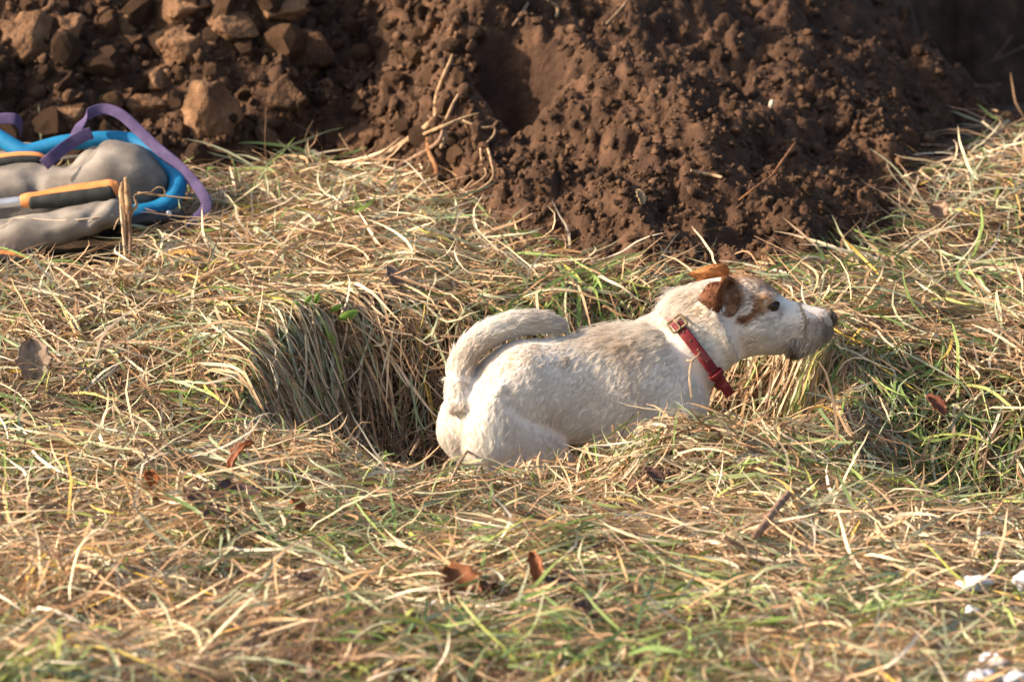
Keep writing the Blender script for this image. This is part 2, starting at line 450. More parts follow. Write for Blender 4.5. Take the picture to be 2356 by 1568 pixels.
def slope_at(x, y):
    e = .015
    return (zg(x+e, y)-zg(x-e, y))/(2*e), (zg(x, y+e)-zg(x, y-e))/(2*e)
def blades(n, x, y, head, length, width, col, elev0, bend, h0, curl, S=6, stem=False, hang=1.0, cap=.030):
    """ribbons that start on the ground and march along it; bend pulls the tip down"""
    gx_, gy_ = slope_at(x, y); st = np.hypot(gx_, gy_)
    dh = np.arctan2(-gy_, -gx_)+rng.normal(0, .7, n)
    w = smooth(.28, .75, st)*hang*.8
    head = np.where(rng.random(n) < w, dh, head)
    p = np.stack([x, y], -1); hh = h0.copy(); el = elev0.copy(); he = head.copy()
    ds = length/S
    pts = []; kink = rng.normal(0, 1, (S+1, n))
    for k in range(S+1):
        z = zg(p[:, 0], p[:, 1])+hh
        pts.append(np.stack([p[:, 0], p[:, 1], z], -1))
        he = he+curl/S+kink[k]*.12; el = el-bend/S+kink[-k]*.10
        c = np.cos(el)*ds
        gx_, gy_ = slope_at(p[:, 0], p[:, 1]); sd = gx_*np.cos(he)+gy_*np.sin(he)
        c = c/np.sqrt(1+sd*sd)
        p = p+np.stack([c*np.cos(he), c*np.sin(he)], -1)
        hh = np.maximum(hh+np.sin(el)*ds*np.where(hh > cap, .45, 1.0), .002+.3*h0)
    pts = np.stack(pts, 1)                                     # n,S+1,3
    T = norm(np.gradient(pts, axis=1))
    side = norm(np.cross(T, np.array([0, 0, 1.])+rng.normal(0, .05, (n, 1, 3))))
    up = np.cross(side, T)
    roll = rng.normal(0, .75, (n, 1, 1))+np.linspace(0, 1, S+1)[None, :, None]*rng.normal(0, .9, (n, 1, 1))
    Wv = side*np.cos(roll)+up*np.sin(roll)
    t = np.linspace(0, 1, S+1)
    prof = np.where(t < .5, .75+.5*t, np.maximum(1-(t-.5)**1.6*2.7, .08)) if not stem else np.linspace(1, .6, S+1)
    half = .5*width[:, None, None]*prof[None, :, None]
    L, R = pts-Wv*half, pts+Wv*half
    V = np.stack([L, R], 2).reshape(-1, 3)
    b = (np.arange(n)*(S+1)*2)[:, None]+np.arange(S)[None]*2
    Q = np.stack([b, b+1, b+3, b+2], -1).reshape(-1, 4)
    tint = 1+(t-.4)[None, :, None]*rng.normal(0, .18, (n, 1, 1))
    C = np.repeat((col[:, None, :]*tint), 2, axis=1).reshape(-1, 3)
    return V, Q, np.clip(C, .01, .85)
BARE = [(hit(a, b, zg), rx, ry) for a, b, rx, ry in ((500, 1160, .065, .08), (1310, 1375, .06, .09), (710, 1340, .045, .06), (930, 1240, .05, .06), (150, 1050, .06, .06), (1550, 1110, .04, .05), (2330, 1190, .06, .06))]
def bare(x, y):
    b = 0
    for p, rx, ry in BARE: b = np.maximum(b, np.exp(-((x-p[0])/rx)**2-((y-p[1])/ry)**2))
    return b
def scatter(n, dens=None, xr=1.12, open_=.78):
    """points over the turf: nearer the picture denser; none on the dug soil or deep in the hollow"""
    X, Y = [], []; got = 0
    while got < n:
        m = n*2
        x = rng.uniform(-xr, xr, m); y = rng.uniform(-1.75, 1.6, m)
        k = rng.random(m) < np.where(np.abs(x) > .80, .35, 1.0)
        df = y-foot(x)+.10*fbm(x, y, 7, 3, 55)
        k &= rng.random(m) < 1-smooth(-.16, .07, df)
        k &= rng.random(m) < 1-.80*smooth(.35, .95, trench(x, y))
        k &= rng.random(m) < 1-open_*bare(x, y)
        k &= rng.random(m) < 1-.55*smooth(.38, .6, x)*smooth(.55, .85, y)
        bagm = (np.abs(x+.70) < .20-.55*np.maximum(.62-y, 0)) & (np.abs(y-.69) < .19)
        k &= ~bagm
        if dens is not None: k &= rng.random(m) < np.clip(dens(x, y), 0, 1)
        X.append(x[k]); Y.append(y[k]); got += k.sum()
    return np.concatenate(X)[:n], np.concatenate(Y)[:n]
def patch(x, y, f, seed, lo, hi): return smooth(lo, hi, fbm(x, y, f, 3, seed))
def flow(x, y): return 1.7*fbm(x, y, 2.6, 2, 61)+rng.choice([0, math.pi], len(x))
def brown_share(x, y):     # turf lying in the hollow and the dip is browner
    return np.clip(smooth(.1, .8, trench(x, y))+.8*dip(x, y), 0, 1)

parts = {'dry': [], 'green': []}
# 1 thatch: fine brown and straw stems pressed flat
n = 48000; x, y = scatter(n)
col = pick(['straw', 'brown', 'pale', 'sage'], [.30, .62, .03, .05], n)*.88  # lower layer darkened so gaps between the upper blades look shaded
col = np.where((rng.random(n) < .6*brown_share(x, y))[:, None], pick(['brown'], [1], n), col)
parts['dry'].append(blades(n, x, y, flow(x, y)+rng.normal(0, .75, n), rng.uniform(.05, .14, n), rng.uniform(.0012, .0030, n), col,
    rng.normal(.08, .15, n), rng.normal(.2, .3, n), rng.uniform(.001, .014, n), rng.normal(0, .8, n), S=5))
# 2 straw blades on top, curling
n = 26000; x, y = scatter(n, lambda x, y: .18+.82*patch(x, y, 4.5, 71, -.45, .45))
col = pick(['straw', 'pale', 'sage', 'gold', 'brown'], [.42, .24, .15, .02, .17], n)
col = col*(.86+.2*patch(x, y, 4.5, 71, -.3, .5))[:, None]
col = np.where((rng.random(n) < .75*brown_share(x, y))[:, None], pick(['brown'], [1], n), col)
parts['dry'].append(blades(n, x, y, flow(x, y)+rng.normal(0, .8, n), rng.uniform(.06, .20, n), rng.uniform(.0016, .0045, n), col,
    np.abs(rng.normal(.16, .26, n)), rng.normal(.6, .7, n), rng.uniform(.004, .022, n)*(.6+.9*patch(x, y, 4.5, 71, -.3, .6)), rng.normal(0, 1.2, n), S=7))
# 3 tufts: looped arching straw
nt = 430; tx, ty = scatter(nt)
k = rng.integers(10, 26, nt); x = np.repeat(tx, k); y = np.repeat(ty, k); n = len(x)
th = np.repeat(rng.uniform(0, 6.28, nt), k)
x = x+rng.normal(0, .016, n); y = y+rng.normal(0, .02, n)
col = pick(['straw', 'pale', 'sage', 'green', 'gold'], [.50, .26, .10, .10, .04], n)
parts['dry'].append(blades(n, x, y, th+rng.normal(0, .8, n), rng.uniform(.06, .15, n), rng.uniform(.0022, .0052, n), col,
    rng.uniform(.15, .85, n), rng.uniform(1.0, 2.6, n), rng.uniform(.002, .018, n), rng.normal(0, .6, n), S=8))
# 4 thin dark and reddish stems
n = 5000; x, y = scatter(n)
parts['dry'].append(blades(n, x, y, flow(x, y)+rng.normal(0, .6, n), rng.uniform(.08, .2, n), rng.uniform(.0009, .0018, n),
    pick(['brown', 'straw'], [.75, .25], n), rng.normal(.15, .15, n), rng.normal(.3, .3, n), rng.uniform(.006, .03, n), rng.normal(0, .4, n), S=6, stem=True))
# 5 green blades in patches
n = 10500; x, y = scatter(n, lambda x, y: .16+.84*patch(x, y, 3.2, 83, -.1, .6))
parts['green'].append(blades(n, x, y, flow(x, y)+rng.normal(0, .8, n), rng.uniform(.05, .17, n), rng.uniform(.0026, .0058, n),
    pick(['green', 'sage'], [.75, .25], n), np.abs(rng.normal(.15, .25, n)), rng.normal(.8, .6, n), rng.uniform(.004, .022, n), rng.normal(0, .8, n), S=7))
# 6 fresh green tips standing up
n = 1500; x, y = scatter(n, lambda x, y: .2+.8*patch(x, y, 4, 91, .0, .6))
parts['green'].append(blades(n, x, y, rng.uniform(0, 6.28, n), rng.uniform(.025, .075, n), rng.uniform(.0020, .0038, n),
    pick(['green', 'sage', 'straw'], [.65, .15, .2], n), rng.uniform(.6, 1.45, n), rng.uniform(.0, 1.0, n), rng.uniform(.002, .012, n), rng.normal(0, .5, n), S=5, cap=.05))
# 7 long grass hanging over the left bank of the hollow
def bank(n, x0, x1, y0, y1, names, probs, lmin, lmax, direction, spread, wmin=.002, wmax=.0045):
    x = rng.uniform(x0, x1, n); y = rng.uniform(y0, y1, n)
    return blades(n, x, y, direction+rng.normal(0, spread, n), rng.uniform(lmin, lmax, n), rng.uniform(wmin, wmax, n),
        pick(names, probs, n), rng.uniform(.2, .6, n), rng.uniform(.6, 1.2, n), rng.uniform(.004, .03, n), rng.normal(0, .35, n), S=8, hang=.6)
parts['dry'].append(bank(900, -.45, -.20, .02, .42, ['straw', 'pale', 'sage', 'brown'], [.45, .2, .2, .15], .10, .22, -.75, .3))
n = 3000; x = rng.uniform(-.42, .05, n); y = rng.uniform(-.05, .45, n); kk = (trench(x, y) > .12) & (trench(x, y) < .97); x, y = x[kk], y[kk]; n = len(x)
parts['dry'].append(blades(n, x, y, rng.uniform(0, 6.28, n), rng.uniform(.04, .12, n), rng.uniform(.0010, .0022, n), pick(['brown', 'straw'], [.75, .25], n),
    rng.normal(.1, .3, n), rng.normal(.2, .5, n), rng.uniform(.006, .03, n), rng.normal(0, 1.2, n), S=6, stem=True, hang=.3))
parts['green'].append(bank(200, -.52, -.24, -.06, .34, ['green', 'sage', 'straw'], [.45, .35, .2], .09, .19, -.75, .4))
parts['dry'].append(bank(1300, .26, .50, -.10, .16, ['straw', 'gold', 'pale', 'brown'], [.55, .06, .2, .19], .06, .13, -2.0, .75, .0018, .0038))
parts['green'].append(bank(260, .36, .72, -.15, .12, ['green', 'sage'], [.7, .3], .10, .18, -2.1, .5))
# 8 lip of the hollow in front of the dog
n = 1900; x = rng.uniform(-.35, .36, n); y = np.interp(x, [-.35, 0, .12, .2, .36], [-.24, -.265, -.25, -.22, -.12])+rng.normal(0, .035, n)
parts['dry'].append(blades(n, x, y, rng.uniform(0, 6.28, n), rng.uniform(.04, .12, n), rng.uniform(.0016, .0036, n), pick(['straw', 'pale', 'sage'], [.55, .3, .15], n),
    rng.uniform(.1, 1.0, n), rng.uniform(.3, 2.2, n), rng.uniform(.004, .02, n), rng.normal(0, .8, n), S=7))
n = 420; x = rng.uniform(-.35, .36, n); y = np.interp(x, [-.35, 0, .12, .2, .36], [-.24, -.265, -.25, -.22, -.12])+rng.normal(0, .03, n)
parts['green'].append(blades(n, x, y, rng.uniform(0, 6.28, n), rng.uniform(.03, .08, n), rng.uniform(.002, .0036, n), pick(['green', 'sage'], [.75, .25], n),
    rng.uniform(.3, 1.3, n), rng.uniform(.2, 1.4, n), rng.uniform(.004, .012, n), rng.normal(0, .5, n), S=6, cap=.045))
def clump(n, p, sx_, sy_, names, probs, lmin, lmax, cap):
    x = p[0]+rng.normal(0, sx_, n); y = p[1]+rng.normal(0, sy_, n)
    return blades(n, x, y, rng.uniform(0, 6.28, n), rng.uniform(lmin, lmax, n), rng.uniform(.0020, .0048, n), pick(names, probs, n),
        rng.uniform(.4, 1.35, n), rng.uniform(.8, 2.9, n), rng.uniform(.003, .02, n), rng.normal(0, .7, n), S=8, cap=cap)
parts['dry'].append(clump(420, hit(60, 1420, zg), .07, .10, ['straw', 'pale', 'gold', 'brown'], [.6, .2, .08, .12], .08, .19, .07))
parts['green'].append(clump(110, hit(40, 1500, zg), .07, .10, ['green', 'sage'], [.6, .4], .08, .18, .07))
parts['dry'].append(clump(260, hit(300, 1300, zg), .09, .09, ['straw', 'pale'], [.7, .3], .06, .13, .05))
parts['dry'].append(clump(300, hit(2150, 1300, zg), .10, .09, ['pale', 'sage', 'straw'], [.5, .2, .3], .06, .13, .05))
parts['green'].append(clump(240, hit(1950, 1440, zg), .14, .12, ['green', 'sage'], [.65, .35], .06, .14, .045))
# 9 scraps of brown leaf litter in the thin places
n = 3400; x, y = scatter(n, lambda x, y: np.maximum(.35-.33*patch(x, y, 4.5, 71, -.45, .2), bare(x, y)), open_=0)
parts['dry'].append(blades(n, x, y, rng.uniform(0, 6.28, n), rng.uniform(.010, .028, n), rng.uniform(.005, .013, n),
    np.array([(.115, .068, .048), (.16, .085, .05), (.09, .058, .046), (.20, .11, .06)])[rng.integers(0, 4, n)], rng.normal(.1, .3, n), rng.normal(.3, .6, n), rng.uniform(.006, .022, n), rng.normal(0, .5, n), S=4))
for nm, lab in (('dry', 'matted straw coloured dead grass covering the ground around the dog'), ('green', 'scattered fresh green grass blades among the dead grass')):
    VV, QQ, CC, off = [], [], [], 0
    for V, Q, C in parts[nm]:
        VV.append(V); QQ.append(Q+off); CC.append(C); off += len(V)
    g = quad_mesh({'dry': 'dry_grass', 'green': 'green_grass'}[nm], np.vstack(VV), np.vstack(QQ), M_grass, np.vstack(CC))
    tag(g, lab, 'grass', kind='stuff')

# ------------------------------------------------------------------ dog
def zp(x, y, d): return P(*Z2V(x, y), d)
def loft(stations, n=None, sides=28, power=2.3):
    """stations: (edge A, edge B, lateral axis, half width) as world points -> closed mesh"""
    A = np.array([s[0] for s in stations]); Bp = np.array([s[1] for s in stations])
    lat = np.array([s[2] for s in stations]); hw = np.array([s[3] for s in stations])
    n = n or len(stations)*6
    A = spline(A, n); Bp = spline(Bp, n); lat = norm(spline(lat, n)); hw = np.maximum(spline(np.c_[hw, hw, hw], n)[:, 0], .002)
    c = (A+Bp)/2; v = (A-Bp)/2
    V, F = [], []
    for k in range(n):
        for s in range(sides):
            a = 2*math.pi*s/sides; ca, sa = math.cos(a), math.sin(a)
            ca = math.copysign(abs(ca)**(2/power), ca); sa = math.copysign(abs(sa)**(2/power), sa)
            V.append(c[k]+v[k]*ca+lat[k]*hw[k]*sa)
    for k in range(n-1):
        for s in range(sides):
            s2 = (s+1) % sides
            F.append((k*sides+s, k*sides+s2, (k+1)*sides+s2, (k+1)*sides+s))
    i0 = len(V); V.append(c[0]); V.append(c[-1])
    for s in range(sides):
        s2 = (s+1) % sides
        F.append((i0, s2, s)); F.append((i0+1, (n-1)*sides+s, (n-1)*sides+s2))
    return V, F
YAW = math.radians(22)
LAT_B = np.array([-math.sin(YAW), math.cos(YAW), 0]); LAT_H = np.array([.06, 1., 0.])
def ydog(zx):                                        # depth of the dog's middle along its length
    x = (Z2V(zx, 0)[0]-1178)/1700.
    return -.045+math.tan(YAW)*(x+.08) if x < .2 else .068+.02*smooth(.2, .3, x)
pieces = []
tr = [((245, 790), (240, 890), .020), ((305, 685), (275, 1000), .046), ((405, 572), (395, 1050), .058), ((540, 482), (560, 1040), .061),
      ((700, 468), (720, 1010), .056), ((860, 452), (880, 1015), .058), ((1020, 430), (1040, 1085), .071), ((1180, 400), (1200, 1115), .074),
      ((1300, 390), (1345, 1070), .068), ((1385, 440), (1465, 950), .055), ((1470, 550), (1525, 800), .034)]
pieces.append(loft([(zp(*a, ydog(a[0])), zp(*b, ydog(a[0])), LAT_B, h) for a, b, h in tr]))
nk = [((1210, 385), (1390, 930), .060), ((1275, 345), (1490, 800), .057), ((1330, 300), (1575, 690), .051), ((1375, 245), (1625, 630), .047),
      ((1440, 195), (1670, 595), .044), ((1520, 162), (1710, 575), .044)]
hd = [((1623, 143), (1740, 560), .0445), ((1704, 128), (1813, 543), .0450), ((1786, 140), (1867, 540), .0425), ((1850, 168), (1916, 540), .0375),
      ((1908, 219), (1949, 535), .0310), ((1962, 259), (1992, 515), .0265), ((2030, 274), (2041, 498), .0235), ((2100, 296), (2095, 484), .0215),
      ((2160, 310), (2149, 464), .0185), ((2196, 326), (2185, 435), .0130), ((2208, 350), (2200, 410), .006)]
st = [(zp(*a, ydog(1310)+.004), zp(*b, ydog(1310)+.004), LAT_B*(1-i/6)+LAT_H*(i/6), h) for i, (a, b, h) in enumerate(nk)]
YH = .088
st += [(zp(*a, YH), zp(*b, YH), LAT_H, h) for a, b, h in hd]
pieces.append(loft(st, 110, 32, 2.25))
for sgn in (-1, 1):                                  # thighs, hind legs
    th = [((400, 660), (540, 650), .010), ((300, 750), (600, 735), .026), ((235, 850), (655, 835), .038), ((205, 950), (710, 925), .042),
          ((215, 1045), (752, 1020), .039), ((300, 1140), (782, 1110), .030), ((450, 1230), (765, 1210), .020)]
    off = LAT_B*sgn*.047
    pieces.append(loft([(zp(*a, -.03)+off, zp(*b, .035)+off, LAT_B, h) for a, b, h in th]))
    lo = LAT_B*sgn*.045
    a = [zp(640, 1170, .01)+lo, zp(480, 1330, -.02)+lo, zp(330, 1400, -.03)+lo, zp(350, 1520, -.03)+lo, zp(380, 1610, -.03)+lo]
    pieces.append(tube(a, [.030, .020, .014, .013, .014], 14))
    pf = zp(380, 1620, -.03)+lo; zf = float(zg(pf[0]+.02, pf[1]))
    pf[2] = zf+.014
    pieces.append(tube([pf+np.array([-.012, 0, .012]), pf+np.array([.01, 0, .004]), pf+np.array([.045, .01, 0])], [.014, .016, .012], 14))
    fo = LAT_B*sgn*.046                              # shoulder and foreleg
    sh = [((1230, 560), (1400, 560), .012), ((1190, 700), (1450, 690), .026), ((1200, 850), (1440, 840), .029), ((1230, 1000), (1400, 1000), .026), ((1260, 1130), (1380, 1130), .020)]
    pieces.append(loft([(zp(*a, .05)+fo, zp(*b, .08)+fo, LAT_B, h) for a, b, h in sh]))
    e = zp(1320, 1120, .065)+fo; f = zp(1350, 1600, .07)+fo; f[2] = float(zg(f[0], f[1]))+.016
    pieces.append(tube([e, (e*.5+f*.5)+np.array([.004, 0, 0]), f+np.array([0, 0, .02]), f], [.022, .016, .014, .015], 14))
    pieces.append(tube([f+np.array([-.008, 0, .004]), f, f+np.array([.036, .006, -.001])], [.014, .016, .012], 14))
    ck = zp(*V2Z(*H2V(1010, 720)), YH)+np.array([0, sgn*.026, 0])      # cheek muscle and brow
    pieces.append(tube([ck+np.array([-.03, 0, -.004]), ck, ck+np.array([.03, -sgn*.008, .004])], [.014, .021, .012], 14))
    br = zp(*V2Z(*H2V(1130, 440)), YH)+np.array([0, sgn*.026, 0])
    pieces.append(tube([br+np.array([-.025, 0, .002]), br, br+np.array([.014, -sgn*.006, -.004])], [.006, .0105, .006], 12))
    lp = zp(*V2Z(*H2V(1600, 790)), YH)+np.array([0, sgn*.013, 0])      # upper lip
    pieces.append(tube([lp+np.array([-.03, sgn*.004, .0]), lp, lp+np.array([.018, -sgn*.004, .004])], [.008, .0115, .008], 12))
tl = [(250, 830), (238, 740), (250, 630), (292, 530), (365, 455), (455, 408), (560, 378), (660, 372), (735, 382), (785, 398)]
tail_path = np.array([zp(a, b, ydog(250)+.10*(k/9.)*.9-.01) for k, (a, b) in enumerate(tl)])
pieces.append(tube(tail_path, np.array([72, 71, 69, 66, 65, 63, 61, 56, 46, 26])*.000258, 22, 60))
VV, FF = [], []
for V, F in pieces:
    o = len(VV); VV += [tuple(v) for v in V]; FF += [tuple(i+o for i in f) for f in F]
tmp = mesh_obj('dog_build', VV, FF)
md = tmp.modifiers.new('r', 'REMESH'); md.mode = 'VOXEL'; md.voxel_size = .0030; md.use_smooth_shade = True
ms = tmp.modifiers.new('s', 'SMOOTH'); ms.factor = .5; ms.iterations = 14
dg = bpy.context.evaluated_depsgraph_get()
ev = tmp.evaluated_get(dg); bme = bpy.data.meshes.new_from_object(ev)
BV = np.zeros(len(bme.vertices)*3); bme.vertices.foreach_get('co', BV); BV = BV.reshape(-1, 3)
BF = [tuple(p.vertices) for p in bme.polygons]
bpy.data.objects.remove(tmp, do_unlink=True)
bvh = BVHTree.FromPolygons([tuple(v) for v in BV], BF)
def on_dog(vx, vy):
    h = bvh.ray_cast(Vector(CAM), Vector(ray(vx, vy)).normalized())
    return (np.array(h[0]), np.array(h[1])) if h[0] is not None else (P(vx, vy, YH), np.array([0, -1., 0]))
def hp(x, y, dy=0): p, _ = on_dog(*H2V(x, y)); return p+np.array([0, dy, 0])

def sheet(outline, depthfun, thick, rings=7, dens=4):
    """thick closed leaf-like sheet filling an outline of world points"""
    o = spline(np.vstack([outline, outline[:1]]), len(outline)*dens+1)[:-1]; m = len(o); c = o.mean(0)
    V, F = [], []
    for side in (0, 1):
        for r in range(rings):
            s = 1-r/rings
            for p in o:
                q = c+(p-c)*s
                e = thick*.5*(1-s**4)
                V.append(q+depthfun(q, s)+np.array([0, (-e if side == 0 else e), 0]))
        V.append(c+depthfun(c, 0)+np.array([0, (-1 if side == 0 else 1)*thick*.5, 0]))
    half = rings*m+1
    for side in (0, 1):
        b = side*half
        for r in range(rings-1):
            for k in range(m):
                k2 = (k+1) % m; f = (b+r*m+k, b+r*m+k2, b+(r+1)*m+k2, b+(r+1)*m+k)
                F.append(f if side == 0 else f[::-1])
        for k in range(m):
            k2 = (k+1) % m; f = (b+(rings-1)*m+k, b+(rings-1)*m+k2, b+rings*m)
            F.append(f if side == 0 else f[::-1])
    for k in range(m):
        k2 = (k+1) % m; F.append((k, half+k, half+k2, k2))
    return np.array(V), F
# near ear: folded flap standing off the skull, open cup in front of it
base_y = hp(760, 520)[1]
fl = [(705, 300), (640, 300), (560, 325), (500, 405), (446, 490), (500, 590), (575, 670), (645, 640), (680, 570), (697, 470), (705, 390)]
flap = np.array([P(*H2V(a, b), base_y-.016+.011*(700-a)/250.) for a, b in fl])
ear1 = sheet(flap, lambda q, s: np.array([0, -.005*(1-s*s), 0]), .0036)
def bowl():
    rim = [(700, 300), (760, 285), (820, 335), (862, 430), (858, 540), (815, 618), (750, 642), (695, 600), (682, 500), (688, 400)]
    R = np.array([P(*H2V(a, b), (base_y-.012)*(1-smooth(705, 830, a))+(hp(a, b)[1]-.0015)*smooth(705, 830, a)) for a, b in rim])
    o = spline(np.vstack([R, R[:1]]), 41)[:-1]; c = o.mean(0)+np.array([0, .006, 0]); m = 40
    V, F = [], []
    for r, (s, dy) in enumerate(((1.10, .020), (1.05, .004), (1.0, 0.0), (.9, .0035), (.7, .008), (.4, .011), (.15, .012))):
        for p in o:
            V.append(c+(p-c)*np.array([s, 1, s])+np.array([0, dy, 0]))
    for r in range(6):
        for k in range(m):
            k2 = (k+1) % m; F.append((r*m+k, r*m+k2, (r+1)*m+k2, (r+1)*m+k))
    V.append(np.mean(V[-m:], 0)); F += [(6*m+k, 6*m+(k+1) % m, len(V)-1) for k in range(m)]
    return np.array(V), F
ear2 = bowl()
fr = [(378, 232), (430, 195), (545, 152), (640, 130), (730, 140), (765, 195), (745, 245), (620, 290), (520, 320), (470, 330), (450, 285)]
far = np.array([P(*H2V(a, b), YH+.040+.012*(b-130)/200.-.006*(a-380)/380.) for a, b in fr])
ear3 = sheet(far, lambda q, s: np.array([0, -.008*(1-s*s), .004*(1-s*s)]), .005)
nb = len(BV); AV = [BV]; AF = list(BF); zone = [np.zeros(nb, int)]
for k, (V, F) in enumerate((ear1, ear2, ear3)):
    o = sum(len(a) for a in AV); AV.append(V); AF += [tuple(i+o for i in f) for f in F]; zone.append(np.full(len(V), k+1))
AV = np.vstack(AV); zone = np.concatenate(zone)

def seg_d(px, py, pts):
    best = np.full(np.shape(px), 1e9)
    for (ax, ay), (bx, by) in zip(pts[:-1], pts[1:]):
        t = np.clip(((px-ax)*(bx-ax)+(py-ay)*(by-ay))/max((bx-ax)**2+(by-ay)**2, 1e-9), 0, 1)
        best = np.minimum(best, np.hypot(px-ax-t*(bx-ax), py-ay-t*(by-ay)))
    return best
def coat(p, zn, jit=0.0):
    """colour of the coat at points of the body: natural patches, mud, shade on the near ear"""
    vx, vy = to_view(p); zx, zy = V2Z(vx, vy); hx, hy = V2H(vx, vy)
    m = len(p)
    if jit: j = rng.normal(0, jit, (2, m)); hx = hx+j[0]; hy = hy+j[1]; zx = zx+j[0]*.6; zy = zy+j[1]*.6
    wob = 18*fbm(p[:, 0]*3, p[:, 2]*3, 14, 3, 77); hx = hx+wob; zx = zx+wob*.5
    c = np.tile(np.array([.86, .83, .775]), (m, 1))*(1+.05*fbm(p[:, 0]+p[:, 1], p[:, 2], 30, 3, 8)[:, None])
    def mix(colr, w):
        nonlocal c
        w = np.clip(w, 0, 1)[:, None]; c = c*(1-w)+np.array(colr)*w
    g = lambda x, y, cx, cy, rx, ry: np.exp(-(((x-cx)/rx)**2+((y-cy)/ry)**2))
    spk = .65+.5*fbm(p[:, 0], p[:, 2], 90, 2, 13)
    head = smooth(480, 560, hx)*(zy < 620)
    mix((.66, .55, .44), .35*np.clip(fbm(p[:, 0]+p[:, 1]*.5, p[:, 2], 16, 3, 28), 0, 1))
    mix((.60, .47, .41), .30*head*np.clip(fbm(p[:, 0], p[:, 2], 45, 3, 38)+.15, 0, 1))
    wx2 = hx+26*fbm(p[:, 0], p[:, 2], 70, 2, 58); wy2 = hy+26*fbm(p[:, 0], p[:, 2], 70, 2, 68)
    rot = lambda cx, cy, rx, ry, a: np.exp(-((((wx2-cx)*math.cos(a)-(wy2-cy)*math.sin(a))/rx)**2+(((wx2-cx)*math.sin(a)+(wy2-cy)*math.cos(a))/ry)**2)**2)
    mix((.70, .55, .38), .55*g(zx, zy, 1130, 450, 210, 105)*spk)
    mix((.60, .44, .27), .75*g(zx, zy, 450, 575, 165, 80)*spk)
    mix((.50, .36, .23), .7*g(zx, zy, 700, 520, 80, 30)*spk+.7*g(zx, zy, 795, 580, 55, 32)*spk)
    mix((.55, .42, .28), .40*g(zx, zy, 340, 610, 60, 80)*spk)
    mix((.60, .48, .36), .30*g(zx, zy, 725, 870, 45, 95)*spk+.22*g(zx, zy, 960, 760, 120, 60)*spk)
    mix((.52, .45, .36), .38*g(zx, zy, 270, 960, 65, 85)+.25*g(zx, zy, 170, 990, 30, 50))
    mix((.58, .42, .24), .65*g(hx, hy, 470, 600, 140, 180)*spk)
    mix((.70, .58, .50), .25*g(hx, hy, 200, 640, 120, 120))
    mix((.60, .50, .40), .30*g(hx, hy, 950, 900, 240, 110)*spk)
    # brown markings of the head
    mix((.30, .135, .055), .95*head*(1-smooth(62, 120, seg_d(hx, hy, [(800, 330), (830, 450), (815, 560)])*1.0)))
    top = seg_d(hx, hy, [(700, 190), (850, 205), (1000, 225), (1130, 285), (1215, 370)])
    mix((.40, .21, .09), .9*head*(1-smooth(25, 110, top))*np.clip(.45+.7*spk, 0, 1))
    mix((.50, .36, .23), .60*head*g(hx, hy, 1040, 360, 190, 110)*spk)
    mix((.24, .10, .045), head*(1.0*rot(905, 682, 95, 38, .35)+1.0*rot(1035, 608, 105, 36, .35)))
    mix((.78, .74, .68), .9*head*(1-smooth(14, 34, seg_d(hx, hy, [(760, 660), (860, 620), (930, 570), (1000, 480)]))))
    mix((.37, .20, .09), head*rot(1090, 505, 108, 92, .3)*np.clip(.65+.6*spk, 0, 1))
    mix((.07, .035, .028), 1.0*head*(1-smooth(36, 60, np.hypot((hx-1192), (hy-548)*1.2))))
    mix((.30, .22, .20), .55*head*g(hx, hy, 1260, 590, 40, 50))
    mix((.10, .07, .06), .8*g(hx, hy, 980, 466, 12, 14)+.55*g(hx, hy, 895, 520, 34, 50))
    # mud on the muzzle and chin
    mix((.62, .50, .47), .5*g(hx, hy, 1640, 640, 90, 60))
    mix((.26, .195, .13), 1.0*g(hx, hy, 1735, 740, 85, 140)*np.clip(spk+.3, 0, 1))
    mix((.13, .09, .05), 1.6*g(hx, hy, 1490, 925, 135, 50)*np.clip(spk+.35, 0, 1.2))
    mix((.40, .32, .24), .6*g(hx, hy, 1660, 880, 90, 55)*spk)
    mix((.11, .075, .06), .75*(1-smooth(5, 17, seg_d(hx-wob*.5, hy, [(1748, 800), (1720, 850), (1640, 884), (1540, 892), (1440, 884), (1370, 862)]))))
    ml = seg_d(hx-wob, hy, [(1438, 500), (1470, 590), (1498, 645), (1522, 695), (1500, 745)])
    mix((.30, .20, .085), .95*(1-smooth(8, 20, ml)))
    mix((.32, .22, .10), .75*g(hx, hy, 1512, 790, 34, 24)+.6*g(hx, hy, 1328, 800, 9, 40))
    mix((.22, .075, .085), .95*g(zx, zy, 213, 812, 13, 25))
    # ears: near flap darkened in colour for its shade
    e1 = zn == 1; c[e1] = np.array([.15, .065, .034])*(1+.25*fbm(p[e1, 0], p[e1, 2], 120, 2, 3)[:, None])
    e2 = zn == 2
    if e2.any():
        inn = smooth(.2, .95, 1-np.hypot((hx[e2]-wob[e2]-775)/85, (hy[e2]-490)/165))
        c[e2] = np.array([.20, .085, .035])*(1-inn[:, None])+np.array([.24, .115, .07])*inn[:, None]
        sk = g(hx[e2]-wob[e2], hy[e2], 765, 455, 45, 45)[:, None]*.7; c[e2] = c[e2]*(1-sk)+np.array([.33, .27, .27])*sk
        lo_ = g(hx[e2]-wob[e2], hy[e2], 715, 600, 32, 40)[:, None]*.8; c[e2] = c[e2]*(1-lo_)+np.array([.62, .50, .42])*lo_
    e3 = zn == 3; c[e3] = np.array([.36, .165, .065])*(1+.2*fbm(p[e3, 0], p[e3, 2], 120, 2, 5)[:, None])
    return np.clip(c, .01, .88)

M_skin = attr_mat('dog_skin', .75, 0, .15, bump=500)
cols = coat(AV, zone)
dog = mesh_obj('dog', AV, AF, M_skin, cols=cols*np.array([.97, .95, .94]))
tag(dog, 'white and tan terrier with red collar crouching in the grassy hollow', 'dog')

